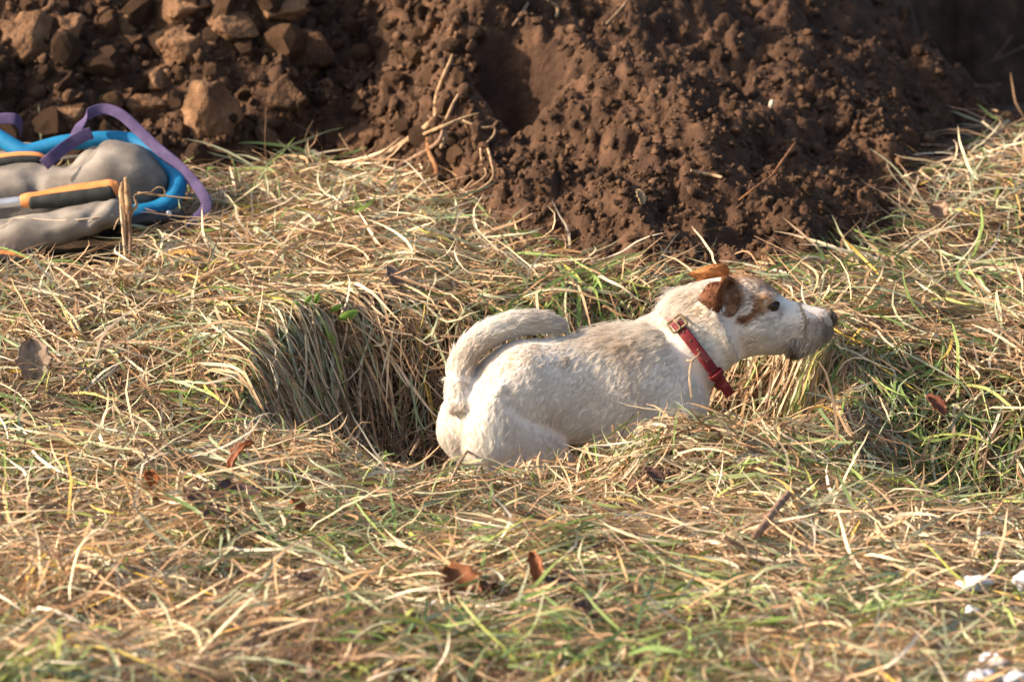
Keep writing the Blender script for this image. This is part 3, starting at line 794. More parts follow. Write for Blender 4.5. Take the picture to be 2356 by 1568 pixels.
# hair
me = dog.data; me.calc_loop_triangles()
tri = np.zeros(len(me.loop_triangles)*3, int); me.loop_triangles.foreach_get('vertices', tri); tri = tri.reshape(-1, 3)
P0, P1, P2 = AV[tri[:, 0]], AV[tri[:, 1]], AV[tri[:, 2]]
cr_ = np.cross(P1-P0, P2-P0); ar = np.linalg.norm(cr_, axis=1)/2; fn = norm(cr_)
ctr = (P0+P1+P2)/3
tz = zone[tri[:, 0]]
wgt = ar*np.where(ctr[:, 2] < -.16, .25, 1.0)*np.where((fn[:, 1] > .6), .45, 1.0)
vx, vy = to_view(ctr); hx, hy = V2H(vx, vy)
wgt *= np.where((hx > 1150) & (hy > 300) & (hy < 1100), 2.2, 1.0)*np.where((hx > 1380) & (hx < 1660) & (hy > 850), 2.2, 1.0)
wgt *= np.where(tz == 2, .25, 1.0)*np.where(tz == 1, 1.6, 1)
NH = 190000
ti = rng.choice(len(tri), NH, p=wgt/wgt.sum())
u = rng.random((NH, 2)); sw = u.sum(1) > 1; u[sw] = 1-u[sw]
hpnt = P0[ti]+(P1-P0)[ti]*u[:, :1]+(P2-P0)[ti]*u[:, 1:]
nrm_ = fn[ti]; zn = tz[ti]
me_n = np.zeros(len(AV)*3); me.vertices.foreach_get('normal', me_n); me_n = me_n.reshape(-1, 3)
nrm_ = norm(me_n[tri[ti, 0]]*(1-u.sum(1))[:, None]+me_n[tri[ti, 1]]*u[:, :1]+me_n[tri[ti, 2]]*u[:, 1:])
vx, vy = to_view(hpnt); zx, zy = V2Z(vx, vy); hx, hy = V2H(vx, vy)
head_dir = np.array([-1, -.02, -.12]); body_dir = np.array([-.85, -.35, -.55])
neck_w = smooth(1330, 1560, zx)
fd = body_dir[None]*(1-neck_w[:, None])+head_dir[None]*neck_w[:, None]
upper = smooth(620, 480, zy)*(1-neck_w)
fd = fd+upper[:, None]*np.array([-.1, 0, .4])
thw = (zx < 800) & (zy > 760); fd[thw] = np.array([-.35, -.1, -.9])
# tail: along the tail to its tip
tp = spline(tail_path, 80); dd = np.linalg.norm(hpnt[:, None, :]-tp[None, ::4, :], axis=2); ki = dd.argmin(1)*4
rad_t = np.interp(np.arange(80), np.linspace(0, 79, 10), np.array([72, 71, 69, 66, 65, 63, 61, 56, 46, 26])*.000258)
on_tail = (dd.min(1) < rad_t[ki]*1.18+.002) & (ki > 12) & (zn == 0)
Ttan = norm(np.gradient(tp, axis=0)); fd[on_tail] = Ttan[ki[on_tail]]
chin = (hx > 1340) & (hx < 1720) & (hy > 845) & (zn == 0); fd[chin] = np.array([-.25, -.1, -1.0])
lipm = (hx > 1500) & (hy > 640) & (hy <= 845); fd[lipm] = np.array([-.5, -.2, -.8])
fd[zn == 1] = np.array([-.6, 0, -.8]); fd[zn == 3] = np.array([-1, 0, -.1])
fd = norm(fd+rng.normal(0, .16, fd.shape))
fd = norm(fd-(fd*nrm_).sum(1)[:, None]*nrm_)
# lengths and lift
Ln = rng.uniform(.007, .011, NH)
lift = rng.uniform(.16, .32, NH)
gz_ = lambda cx, cy, rx, ry: np.exp(-(((zx-cx)/rx)**2+((zy-cy)/ry)**2))
rough = np.clip(gz_(1120, 440, 240, 110)*1.2+gz_(1340, 300, 90, 90)*1.2+gz_(1440, 220, 80, 50)*.8, 0, 1)
Ln = Ln*(1+1.5*rough*rng.uniform(.5, 1.2, NH)); lift = lift+rough*rng.uniform(.15, .65, NH)
Ln[on_tail] = rng.uniform(.010, .016, on_tail.sum()); lift[on_tail] = rng.uniform(.2, .42, on_tail.sum())
face = (hx > 850) & (zn == 0) & (zy < 620); Ln[face] *= .8; lift[face] += .06; facej = face
muz = (hx > 1300) & (hy < 700) & (hy > 400); Ln[muz] *= .7
Ln[chin] = rng.uniform(.012, .028, chin.sum())*np.clip(1.05-np.abs(hx[chin]-1530)/260, .25, 1); lift[chin] = rng.uniform(.15, .6, chin.sum())
under = chin & (nrm_[:, 2] < -.25); lift[under] = rng.uniform(.6, 1.3, under.sum()); Ln[under] *= 1.15
Ln[lipm] *= 1.5; lift[lipm] += .2
eye_d = np.hypot(hx-1192, hy-548)
Ln[(eye_d < 95) & face] *= .5
Ln[zn > 0] = rng.uniform(.003, .0055, (zn > 0).sum()); lift[zn > 0] = .3
Ln[zn == 2] *= .55
# collar line keeps hair short so the band lies on top
cl0, cl1 = np.array([1322., 340.]), np.array([1625., 720.])
cdist = seg_d(zx, zy, [tuple(cl0), tuple((cl0+cl1)/2+np.array([-8, 8])), tuple(cl1)])
Ln = np.where(cdist < 30, Ln*.5, Ln); lift = np.where(cdist < 55, lift*.6, lift)
keep = (eye_d > 50) | (zn != 0) | (zy > 620)
keep &= ~(np.hypot(hx-1752, (hy-652)*.9) < 58)
whisk = lipm & (rng.random(NH) < .012); Ln[whisk] = rng.uniform(.02, .038, whisk.sum()); lift[whisk] = rng.uniform(.3, .8, whisk.sum())
guard = (rng.random(NH) < .10*np.maximum(rough, .8*on_tail)+.02) & (zn == 0) & ~face & (cdist > 70)
Ln = np.where(guard, Ln*rng.uniform(1.1, 1.5, NH), Ln); lift = np.where(guard, lift+rng.uniform(.1, .6, NH), lift)
hpnt, nrm_, fd, Ln, lift, zn, rough, guard, facej = [a[keep] for a in (hpnt, nrm_, fd, Ln, lift, zn, rough, guard, facej)]
NH = len(hpnt)
hc = coat(hpnt, zn, jit=17)*rng.uniform(.88, 1.08, (NH, 1))
kp = 5; tt = np.linspace(0, 1, kp)
side = np.cross(fd, nrm_); wv = rng.normal(0, .16, (NH, 1))
pts = np.zeros((NH, kp, 3))
# hair gathers in small locks
from mathutils.kdtree import KDTree
NC = 17000; cid = rng.choice(NH, NC, replace=False)
kd = KDTree(NC)
for i_, q_ in enumerate(hpnt[cid]): kd.insert(q_, i_)
kd.balance()
near = np.array([kd.find(q_)[1] for q_ in hpnt]); ld = cid[near]
fd_l = norm(fd[cid]+np.cross(fd[cid], nrm_[cid])*rng.normal(0, .15, (NC, 1))*(1+.9*rough[cid][:, None]))[near]
lift = np.clip(lift*.5+(lift[cid]*rng.uniform(.75, 1.3, NC))[near]*.5, .05, 1.3)
fd = norm(fd*.45+fd_l*.55); pull = (hpnt[ld]-hpnt)*np.where(zn == zn[ld], .6, 0)[:, None]
pull *= (np.linalg.norm(pull, axis=1) < .006)[:, None]
hc = hc*rng.uniform(.93, 1.05, NC)[near][:, None]
hc = np.where(facej[:, None], hc*rng.uniform(.80, 1.06, (NH, 1)), hc)
for k, t in enumerate(tt):
    a = lift[:, None]*(1-.55*t)
    pts[:, k] = hpnt-nrm_*.0006+(fd*np.cos(a)+nrm_*np.sin(a))*Ln[:, None]*t+side*wv*Ln[:, None]*t*t+pull*t
    pts[:, k, 2] -= Ln*.10*t*t
cu = bpy.data.hair_curves.new('fur'); cu.add_curves([kp]*NH)
cu.position_data.foreach_set('vector', pts.astype(np.float32).ravel())
ra = cu.attributes.get('radius') or cu.attributes.new('radius', 'FLOAT', 'POINT')
rr = ((rng.uniform(.00014, .00023, NH)*np.where(guard, 1.7, 1))[:, None]*np.array([1, .95, .8, .55, .15])[None]).astype(np.float32)
ra.data.foreach_set('value', rr.ravel())
ca = cu.attributes.new('col', 'FLOAT_COLOR', 'POINT')
c4 = np.ones((NH, kp, 4), np.float32); c4[:, :, :3] = np.clip(hc, .01, .88)[:, None, :]
ca.data.foreach_set('color', c4.ravel())
M_fur = attr_mat('dog_fur', .65, .45, .15)
fur = bpy.data.objects.new('fur', cu); COL.objects.link(fur); cu.materials.append(M_fur); fur.parent = dog

# eyes and nose
def ball(c, r, sc=(1, 1, 1), u=24, v=16):
    V, F = [], []
    for i in range(v+1):
        for j in range(u):
            a, b = math.pi*i/v, 2*math.pi*j/u
            V.append((c[0]+r*sc[0]*math.sin(a)*math.cos(b), c[1]+r*sc[1]*math.sin(a)*math.sin(b), c[2]+r*sc[2]*math.cos(a)))
    for i in range(v):
        for j in range(u):
            F.append((i*u+j, (i+1)*u+j, (i+1)*u+(j+1) % u, i*u+(j+1) % u))
    return V, F
M_eye = plain_mat('dark_eye', (.022, .011, .007), .06, 0, .5)
M_lid = plain_mat('eye_rim', (.03, .018, .015), .5)
ec, en = on_dog(*H2V(1190, 545))
V, F = ball(ec+np.array([0, .0060, 0]), .0088); eye_o = mesh_obj('eye', V, F, M_eye, dog)
ring = []
for a in np.linspace(0, 2*math.pi, 25):
    u_, w_ = .0080*math.cos(a), .0062*math.sin(a)*(1.0 if math.sin(a) > 0 else .9); ct, st_ = math.cos(-.3), math.sin(-.3)
    ring.append(ec+np.array([u_*ct-w_*st_, -.0010+.0022*abs(math.cos(a))**2, u_*st_*-1+w_*ct]))
V, F = tube(ring, .0015, 8, 60); mesh_obj('eyelid', V, F, M_lid, eye_o)
fe = ec.copy(); fe[1] = 2*YH-ec[1]
V, F = ball(fe+np.array([0, -.0055, 0]), .0095); mesh_obj('eye', V, F, M_eye, dog)
M_nose = noise_mat('muddy_nose', (.045, .036, .032), (.27, .205, .135), 110, .7, .7, 400, .0012, c3=(.13, .10, .075))
nc = P(*H2V(1735, 648), YH)
nv, nf = [], []
for i in range(13):
    for j in range(24):
        a, b = math.pi*i/12, 2*math.pi*j/24
        x = math.sin(a)*math.cos(b); yv = math.sin(a)*math.sin(b); z = math.cos(a)
        q = np.array([.0112*x, .0112*yv*(1-.15*max(x, 0)), .0112*z*(1.0 if z > 0 else 1.15)-.003*max(x, 0)])
        for s in (-1, 1):                                   # nostril hollow on each side
            e = math.exp(-(((x-.55)/.35)**2+((yv-s*.65)/.35)**2+((z+.25)/.3)**2)); q = q*(1-.28*e)
        nv.append(nc+q)
for i in range(12):
    for j in range(24):
        nf.append((i*24+j, (i+1)*24+j, (i+1)*24+(j+1) % 24, i*24+(j+1) % 24))
mesh_obj('nose', nv, nf, M_nose, dog)

# ------------------------------------------------------------------ collar
M_red = noise_mat('red_leather', (.13, .013, .018), (.27, .075, .066), 55, .6, .35, 250, .001, c3=(.185, .018, .026), spec=.3)
M_mud = noise_mat('dried_mud', (.10, .06, .04), (.22, .15, .09), 90, .9)
M_brass = noise_mat('muddy_brass', (.13, .10, .06), (.34, .26, .15), 160, .8, .5, 300, .001)
yc = ydog(1310)+.004
a0, a1 = zp(1318, 318, yc), zp(1612, 706, yc)
cc = (a0+a1)/2; ax1 = (a1-a0)/2; lat = norm(LAT_B*.6+LAT_H*.4)
collar = empty('dog_collar', cc); tag(collar, 'worn red leather dog collar with muddy buckle round the dog\'s neck', 'collar')
HWC = .0565
def cpt(a, grow=1.0):
    ca, sa = math.cos(a), math.sin(a); pw = 2/2.25
    ca = math.copysign(abs(ca)**pw, ca); sa = math.copysign(abs(sa)**pw, sa)
    return cc-ax1*ca*grow-lat*HWC*sa*grow                 # a=0 top, a=pi/2 near side, a=pi underside
axis = norm(np.cross(ax1, lat))
cp_ = [cpt(a) for a in np.linspace(0, 2*math.pi, 33)]
V, F = strap(cp_, .0150, .0030, axis, 96); adopt(collar, mesh_obj('strap', V, F, M_red))
ov = [cpt(a, 1.075) for a in np.linspace(.75, 2.05, 9)]
tan = norm(ov[-1]-ov[-2]); end = [ov[-1]+tan*s for s in (.008, .018, .028, .036)]
V, F = strap(ov+end, .0138, .0030, axis, 60); se = adopt(collar, mesh_obj('strap_end', V, F, M_red))
for a in (1.0, 1.22, 1.44, 1.66, 1.88):                 # punched holes
    p = cpt(a, 1.075); q = norm(p-cc); V, F = ball(p+q*.0012, .0016, u=10, v=8); mesh_obj('hole', V, F, M_mud, se)
p = cpt(.78, 1.09); tg = norm(cpt(.86, 1.09)-cpt(.70, 1.09)); q = norm(np.cross(tg, axis)); q = q*np.sign(q @ (p-cc))
fr_ = [p+tg*a*.0085+axis*b*.0105+q*.002 for a, b in ((-1, -1), (0, -1.08), (1, -1), (1.05, 0), (1, 1), (0, 1.08), (-1, 1), (-1.05, 0), (-1, -1))]
V, F = tube(fr_, .0018, 8, 40); bk = adopt(collar, mesh_obj('buckle', V, F, M_brass))
V, F = tube([p-tg*.008+q*.003, p+q*.0045, p+tg*.009+q*.003], .0013, 8); mesh_obj('buckle_pin', V, F, M_brass, bk)
p = cpt(2.0, 1.09); tg = norm(cpt(2.06, 1.09)-cpt(1.94, 1.09)); q = norm(np.cross(tg, axis)); q = q*np.sign(q @ (p-cc))
lp_ = [p+axis*b*.0092+q*c_ for b, c_ in ((-1, -.005), (-1.05, 0), (-.8, .0038), (0, .0046), (.8, .0038), (1.05, 0), (1, -.005), (0, -.007), (-1, -.005))]
V, F = strap(lp_, .0075, .0020, tg, 48); adopt(collar, mesh_obj('keeper_loop', V, F, M_red))
sp = [on_dog(*H2V(a, b))[0]+np.array([0, -dy, 0]) for a, b, dy in ((350, 1048, .010), (400, 1045, .012), (450, 1010, .013), (478, 965, .013))]
sp2 = [on_dog(*H2V(a, b))[0]+np.array([0, -dy, 0]) for a, b, dy in ((415, 1035, .014), (395, 1080, .011), (378, 1180, .010), (385, 1290, .009), (402, 1420, .008))]
V, F = strap(sp2, .0032, .0006, (1, 0, 0), 24); s1 = mesh_obj('loose_straw', V, F, M_pale)
tag(s1, 'single pale straw hanging down from the red collar over the dog\'s chest', 'straw')
V, F = strap(sp, .0028, .0006, (.5, 0, 1), 16); o = mesh_obj('curled_tip', V, F, M_pale, s1)

# ------------------------------------------------------------------ grey bag, tools and strap on the left
def bp(x, y, d): return P(*B2V(x, y), d)
def fabric(name, c1, c2):
    return noise_mat(name, c1, c2, 26, .95, .5, 500, .0015, spec=.1)
M_grey = fabric('grey_suede', (.15, .137, .123), (.29, .268, .24))
M_blue = noise_mat('blue_piping', (.006, .13, .30), (.015, .20, .41), 40, .6, .2, 400, .001)
M_purple = noise_mat('purple_webbing', (.07, .053, .125), (.115, .088, .19), 50, .8, .5, 700, .001)
M_orange = noise_mat('orange_plastic', (.62, .21, .06), (.74, .30, .11), 40, .45, .1, 300, .0005)
M_grip = noise_mat('dark_rubber', (.022, .026, .026), (.045, .05, .05), 60, .7, .3, 500, .0006)
M_metal = noise_mat('brushed_metal', (.52, .54, .58), (.72, .74, .78), 30, .35, .05, 300, .0004)
M_metal.node_tree.nodes['Principled BSDF'].inputs['Metallic'].default_value = .8
M_black = plain_mat('black_plastic', (.02, .021, .024), .5)
bag = empty('grey_bag', bp(300, 1400, .7)); tag(bag, 'slumped grey suede bag with thick blue piping on the left', 'bag')
def lobe(name, tops, bots, depth, hw, nz, power=2.4):
    stt = [(bp(*a, depth), bp(*b, depth), np.array([0.05, 1, 0.0]), h) for a, b, h in zip(tops, bots, hw)]
    V, F = loft(stt, 70, 40, power); V = np.array(V)
    w = -.006*np.exp(-(fbm(V[:, 0]*.7+V[:, 2]*.5, V[:, 2]-V[:, 0]*.35+V[:, 1]*.3, 11, 2, nz+5)/.10)**2)+.0045*fbm(V[:, 0]+V[:, 1]*.4, V[:, 2]*1.2+V[:, 1], 16, 3, nz)+.002*fbm(V[:, 0]*.5, V[:, 2]+V[:, 1]*.6, 50, 2, nz+2)
    V = V+np.c_[w*0, -w*.6, w]
    return adopt(bag, mesh_obj(name, V, F, M_grey))
lobe('upper_panel', [(-700, 640), (-300, 620), (0, 605), (200, 572), (400, 592), (560, 588), (700, 520), (850, 448), (1000, 412), (1200, 458), (1350, 560), (1450, 680), (1490, 770)],
     [(-700, 1300), (-300, 1250), (0, 1200), (200, 1180), (400, 1160), (560, 1140), (700, 1130), (850, 1120), (1000, 1100), (1180, 1050), (1320, 985), (1440, 900), (1488, 830)],
     .80, [.05, .06, .06, .06, .06, .06, .06, .062, .064, .06, .05, .035, .012], 3)
low = lobe('lower_panel', [(-700, 1170), (-300, 1110), (0, 1065), (200, 1035), (450, 1005), (750, 970), (950, 925), (1060, 940)],
     [(-700, 1560), (-300, 1500), (0, 1440), (250, 1370), (500, 1290), (800, 1185), (980, 1120), (1065, 1060)],
     .655, [.055, .055, .055, .052, .05, .045, .035, .012], 8)
lbv = BVHTree.FromPolygons([v.co for v in low.data.vertices], [tuple(p.vertices) for p in low.data.polygons])
def on_low(a, b):
    h = lbv.ray_cast(Vector(CAM), Vector(ray(*B2V(a, b))).normalized()); return np.array(h[0]) if h[0] is not None else bp(a, b, .6)
V, F = tube([on_low(a, b) for a, b in ((-60, 1180), (40, 1140), (110, 1085), (180, 1070), (330, 1080), (500, 1092), (680, 1085), (850, 1065), (980, 1045))], .0011, 6, 60)
mesh_obj('seam', V, F, M_pale, low)
lobe('back_panel', [(-600, 420), (-200, 430), (0, 440), (150, 415), (300, 425), (420, 460)], [(-600, 900), (-200, 900), (0, 900), (150, 880), (300, 860), (420, 800)],
     .91, [.03, .03, .03, .03, .028, .012], 12)
pipe = [(-300, 300, .9), (-100, 330, .89), (0, 378, .88), (100, 440, .87), (220, 497, .86), (350, 472, .86), (500, 430, .86), (700, 402, .86), (950, 385, .86), (1150, 400, .855),
        (1300, 475, .84), (1440, 600, .815), (1535, 720, .79), (1545, 820, .765), (1480, 925, .75), (1350, 1000, .74), (1220, 1025, .73), (1050, 1040, .73)]
V, F = tube([bp(*p) for p in pipe], [.0125]*10+[.0135]*8, 14, 120); adopt(bag, mesh_obj('piping', V, F, M_blue))
V, F = strap([bp(1100, 1130, .70), bp(1250, 1090, .70), bp(1420, 1070, .70), bp(1580, 1045, .72)], .022, .012, (0, 1, .5), 20); adopt(bag, mesh_obj('buckle', V, F, M_black))
V, F = ball(bp(1470, 1035, .69), .0045, (1, .6, 1.2), 10, 8); adopt(bag, mesh_obj('stud', V, F, M_metal))
leash = empty('leash', bp(1000, 1100, .84)); tag(leash, 'purple webbing leash arching over the grey bag', 'leash')
arch = [(640, 400, .80), (660, 340, .81), (700, 260, .83), (770, 170, .85), (870, 125, .86), (960, 130, .86), (1080, 190, .85), (1250, 350, .83), (1400, 490, .81), (1550, 612, .79),
        (1680, 750, .77), (1770, 870, .75), (1800, 950, .74), (1770, 1020, .73), (1690, 1085, .72), (1600, 1130, .71)]
V, F = strap([bp(*a) for a in arch], .0165, .0022, np.array([(.5, .1, 1)]*1+[(.9, .2, .4)]*2+[(.5, .5, .9)]*2+[(.3, .5, 1)]*5+[(.5, .3, .6)]*2+[(1, .3, .2)]*4), 110)
adopt(leash, mesh_obj('loop', V, F, M_purple))
V, F = strap([bp(380, 610, .74), bp(460, 540, .745), bp(600, 430, .77), bp(720, 360, .78), bp(800, 330, .785)], .0185, .0022, (-.5, .1, .8), 40)
adopt(leash, mesh_obj('loose_end', V, F, M_purple))
V, F = strap([bp(-250, 230, .95), bp(-60, 215, .95), bp(60, 205, .95), bp(140, 215, .95), bp(180, 270, .96), bp(185, 330, .97)], .0175, .0022, (.1, .3, 1), 40)
adopt(leash, mesh_obj('far_end', V, F, M_purple))

def handle(name, pts, rad, label, depth, tube_from=None):
    """pts: grip centre line in photo, rad in photo px of the close-up"""
    root = empty(name, bp(*pts[0], depth)); tag(root, label, 'tool', 'tools lying on the grey bag')
    w = np.array([bp(*p, depth) for p in pts]); r = np.array(rad)*.26414/1700.*1.05
    V, F = tube(w, r, 20, 60); V = np.array(V)
    adopt(root, mesh_obj('handle_core', V, F, M_orange))
    pth = spline(w, 60); rr_ = np.interp(np.linspace(0, 1, 60), np.linspace(0, 1, len(r)), r)
    s = slice(9, 54); gp = pth[s]+np.array([0, -.0035, -.0030]); gr = rr_[s]*.97; gr[:3] *= (.7, .9, .97); gr[-3:] *= (.97, .9, .7)
    V, F = tube(gp, gr, 20, len(gp)); adopt(root, mesh_obj('rubber_grip', V, F, M_grip))
    if tube_from is not None:
        V, F = tube([bp(*tube_from[0], depth), bp(*tube_from[1], depth)], tube_from[2]*.26414/1700., 18, 12); adopt(root, mesh_obj('metal_tube', V, F, M_metal))
    return root
handle('garden_tool', [(185, 925), (250, 915), (340, 905), (500, 885), (700, 862), (880, 838), (980, 815), (1035, 795)], [56, 68, 68, 84, 96, 96, 88, 52],
       'tool with orange and black grip and shiny metal shaft, nearest on the bag', .685, ((-500, 1010), (230, 920), 50))
handle('garden_tool', [(-300, 640), (-100, 590), (60, 560), (200, 545), (320, 545), (395, 555)], [60, 62, 60, 56, 50, 30],
       'tool with orange and black grip half sunk behind the upper fold of the bag', .815)
handle('garden_tool', [(-300, 1420), (-100, 1405), (60, 1405), (180, 1425), (250, 1460)], [60, 60, 52, 42, 24],
       'tool with orange edged dark grip at the left edge under the bag', .59)

# ------------------------------------------------------------------ stalks, roots, twigs
def stems(name, label, cat, items, conv, mat, group=None):
    pts0 = items[0][0]
    root = empty(name, P(*conv(*pts0[0][:2]), pts0[0][2])); tag(root, label, cat, group)
    for it in items:
        pts, rad = it[0], it[1]; m_ = it[2] if len(it) > 2 else mat
        V, F = tube([P(*conv(*p[:2]), p[2]) for p in pts], rad, 8, max(10, 6*len(pts)), .25); adopt(root, mesh_obj('stem', V, F, m_))
    return root
sb = hit(*B2V(1115, 1560), zg)[1]
stems('plant_stalk', 'broken dry stalk standing upright in front of the grey bag', 'stalk', [
  ([(1115, 1570, sb), (1118, 1400, sb), (1105, 1200, sb), (1085, 1000, sb), (1062, 860, sb), (1068, 760, sb)], [k_*1.25 for k_ in (.0052, .0050, .0050, .0048, .0040, .0022)]),
  ([(1105, 1220, sb), (1120, 1000, sb-.01), (1110, 850, sb-.01), (1095, 720, sb-.01)], [k_*1.25 for k_ in (.0040, .0042, .0040, .0028)]),
  ([(1110, 1100, sb), (1150, 1010, sb), (1190, 960, sb+.01), (1165, 880, sb+.01)], [k_*1.25 for k_ in (.0028, .0026, .0020, .0010)]),
  ([(1130, 1500, sb-.006), (1135, 1250, sb-.008), (1125, 1050, sb-.012), (1130, 900, sb-.012), (1120, 800, sb-.01)], [.0028, .0030, .0030, .0026, .0012], M_bark),
  ([(1095, 1480, sb-.006), (1080, 1250, sb-.008), (1065, 1080, sb-.012), (1050, 960, sb-.012)], [.0022, .0026, .0028, .0016], M_pale),
  ([(1075, 1100, sb), (1035, 1080, sb-.01), (990, 1170, sb-.02)], [.0020, .0014, .0008]),
  ([(1170, 870, sb), (1300, 850, sb), (1420, 885, sb), (1430, 820, sb), (1370, 805, sb), (1300, 860, sb)], [.0016, .0014, .0012, .0010, .0009, .0006]),
  ([(1200, 850, sb+.02), (1450, 880, sb+.02), (1700, 905, sb+.02)], [.0016, .0014, .0008])], B2V, M_wood)
def both(x, y): return np.maximum(zg(x, y)+.012, zsoil(x, y))
node_y = hit(*C2V(640, 840), both)[1]-.03
def rd(x, y):                                        # depth: just clear of the soil or turf seen behind that point
    return min(node_y+.06*(x < 560), hit(*C2V(x, y), both)[1]-.02)
stems('dry_root', 'tangle of pale dry roots sticking up at the edge of the soil', 'roots', [
  ([(230, 1110, rd(230, 1110)), (400, 960, rd(400, 960)), (590, 830, rd(590, 830)), (690, 745, rd(690, 745))], [0.0042, 0.0046, 0.0050, 0.0042]),
  ([(695, 750, rd(695, 750)), (697, 620, rd(697, 620)), (740, 490, rd(740, 490)), (780, 400, rd(780, 400)), (800, 345, rd(800, 345))], [0.0044, 0.0037, 0.0037, 0.0031, 0.0023]),
  ([(760, 750, rd(760, 750)), (800, 660, rd(800, 660)), (838, 590, rd(838, 590))], [0.0027, 0.0027, 0.0021]),
  ([(320, 1130, rd(320, 1130)), (520, 1010, rd(520, 1010)), (700, 900, rd(700, 900)), (745, 800, rd(745, 800))], [0.0037, 0.0037, 0.0035, 0.0023], M_bark),
  ([(600, 850, rd(600, 850)), (720, 800, rd(720, 800)), (870, 740, rd(870, 740)), (965, 710, rd(965, 710))], [0.0031, 0.0030, 0.0025, 0.0012]),
  ([(860, 755, rd(860, 755)), (980, 800, rd(980, 800)), (1060, 800, rd(1060, 800)), (1050, 860, rd(1050, 860)), (950, 945, rd(950, 945))], [0.0023, 0.0023, 0.0021, 0.0019, 0.0012]),
  ([(1010, 900, rd(1010, 900)), (1040, 1000, rd(1040, 1000)), (1050, 1120, rd(1050, 1120)), (930, 1210, rd(930, 1210)), (830, 1280, rd(830, 1280))], [0.0023, 0.0023, 0.0021, 0.0019, 0.0012]),
  ([(975, 930, rd(975, 930)), (985, 1020, rd(985, 1020)), (1005, 1100, rd(1005, 1100)), (870, 1200, rd(870, 1200))], [0.0021, 0.0019, 0.0014, 0.0010]),
  ([(640, 840, rd(640, 840)), (655, 960, rd(655, 960)), (700, 1060, rd(700, 1060)), (690, 1180, rd(690, 1180)), (670, 1280, rd(670, 1280))], [0.0031, 0.0037, 0.0042, 0.0023, 0.0012], M_root),
  ([(740, 800, rd(740, 800)), (755, 860, rd(755, 860)), (725, 930, rd(725, 930))], [0.0031, 0.0035, 0.0025]),
  ([(390, 1000, rd(390, 1000)), (380, 1080, rd(380, 1080)), (440, 1160, rd(440, 1160)), (430, 1260, rd(430, 1260))], [0.0021, 0.0021, 0.0019, 0.0012]),
  ([(90, 840, rd(90, 840)), (160, 940, rd(160, 940)), (230, 1000, rd(230, 1000))], [0.0012, 0.0017, 0.0019])], C2V, M_wood)
def lying(name, label, cat, pts, rads, mat, zf, h, group=None):
    p = [hit(a, b, zf, h) for a, b in pts]
    V, F = tube(p, rads, 8, max(14, 7*len(pts)), .2); o = mesh_obj(name, V, F, mat); tag(o, label, cat, group); return o
lying('twig', 'reddish bent root lying on the soil right of the heap middle', 'twig', [(1700, 460), (1740, 430), (1775, 405), (1800, 370), (1830, 328)], [.0012, .0018, .0022, .0022, .0016], M_root, zsoil, .008, 'twigs in the soil')
lying('twig', 'short pale orange root piece on the bare soil', 'twig', [(1590, 392), (1615, 400), (1640, 403), (1662, 408)], [.002, .0032, .003, .002], M_wood, zsoil, .006, 'twigs in the soil')
lying('twig', 'thin brown twig in the soil near the top edge, right of the dark hole', 'twig', [(1180, 60), (1195, 40), (1215, 8)], [.0022, .003, .0026], M_bark, zsoil, .010, 'twigs in the soil')
lying('twig', 'pale forked twig at the top edge of the picture', 'twig', [(1260, 0), (1282, 18), (1280, 40)], [.0022, .003, .003], M_wood, zsoil, .012, 'twigs in the soil')
lying('twig', 'thin straight twig pointing up at the top edge above the soil', 'twig', [(1395, 55), (1420, 30), (1445, 0)], [.0016, .002, .002], M_wood, zsoil, .014, 'twigs in the soil')
lying('twig', 'thick short twig leaning in the foreground grass right of the dog', 'twig', [(1735, 1235), (1752, 1215), (1785, 1170), (1815, 1135)], [.0042, .005, .005, .0042], M_bark, zg, .05)
lying('twig', 'dark thin twig lying in the grass at the upper right', 'twig', [(2110, 488), (2180, 495), (2290, 500)], [.0022, .0022, .0018], M_bark, zg, .03)
lying('twig', 'thin straight stick poking out of the soil at the right edge of the heap', 'twig', [(2120, 333), (2170, 335), (2230, 345)], [.0014, .0016, .0016], M_bark, zsoil, .02, 'twigs in the soil')
for k, (pts, lab) in enumerate([([(2285, 140), (2305, 115), (2330, 80)], 'upper thin twig beside the dark pit at the right edge'), ([(2270, 145), (2310, 130), (2360, 105)], 'lower thin twig beside the dark pit at the right edge')]):
    lying('twig', lab, 'twig', pts, [.0016, .0018, .0014], M_bark, zsoil, .02, 'twigs in the soil')
lying('straw_stalk', 'orange straw stalk leaning across the dog\'s rump at the lip', 'straw', [(1035, 1110), (1060, 1060), (1095, 1008)], [.0018, .002, .0016], M_wood, zg, .05)
lying('straw_stalk', 'pale straw stalk leaning left of the dog\'s rump', 'straw', [(945, 1045), (965, 1010), (990, 978)], [.0018, .002, .0016], M_wood, zg, .05)

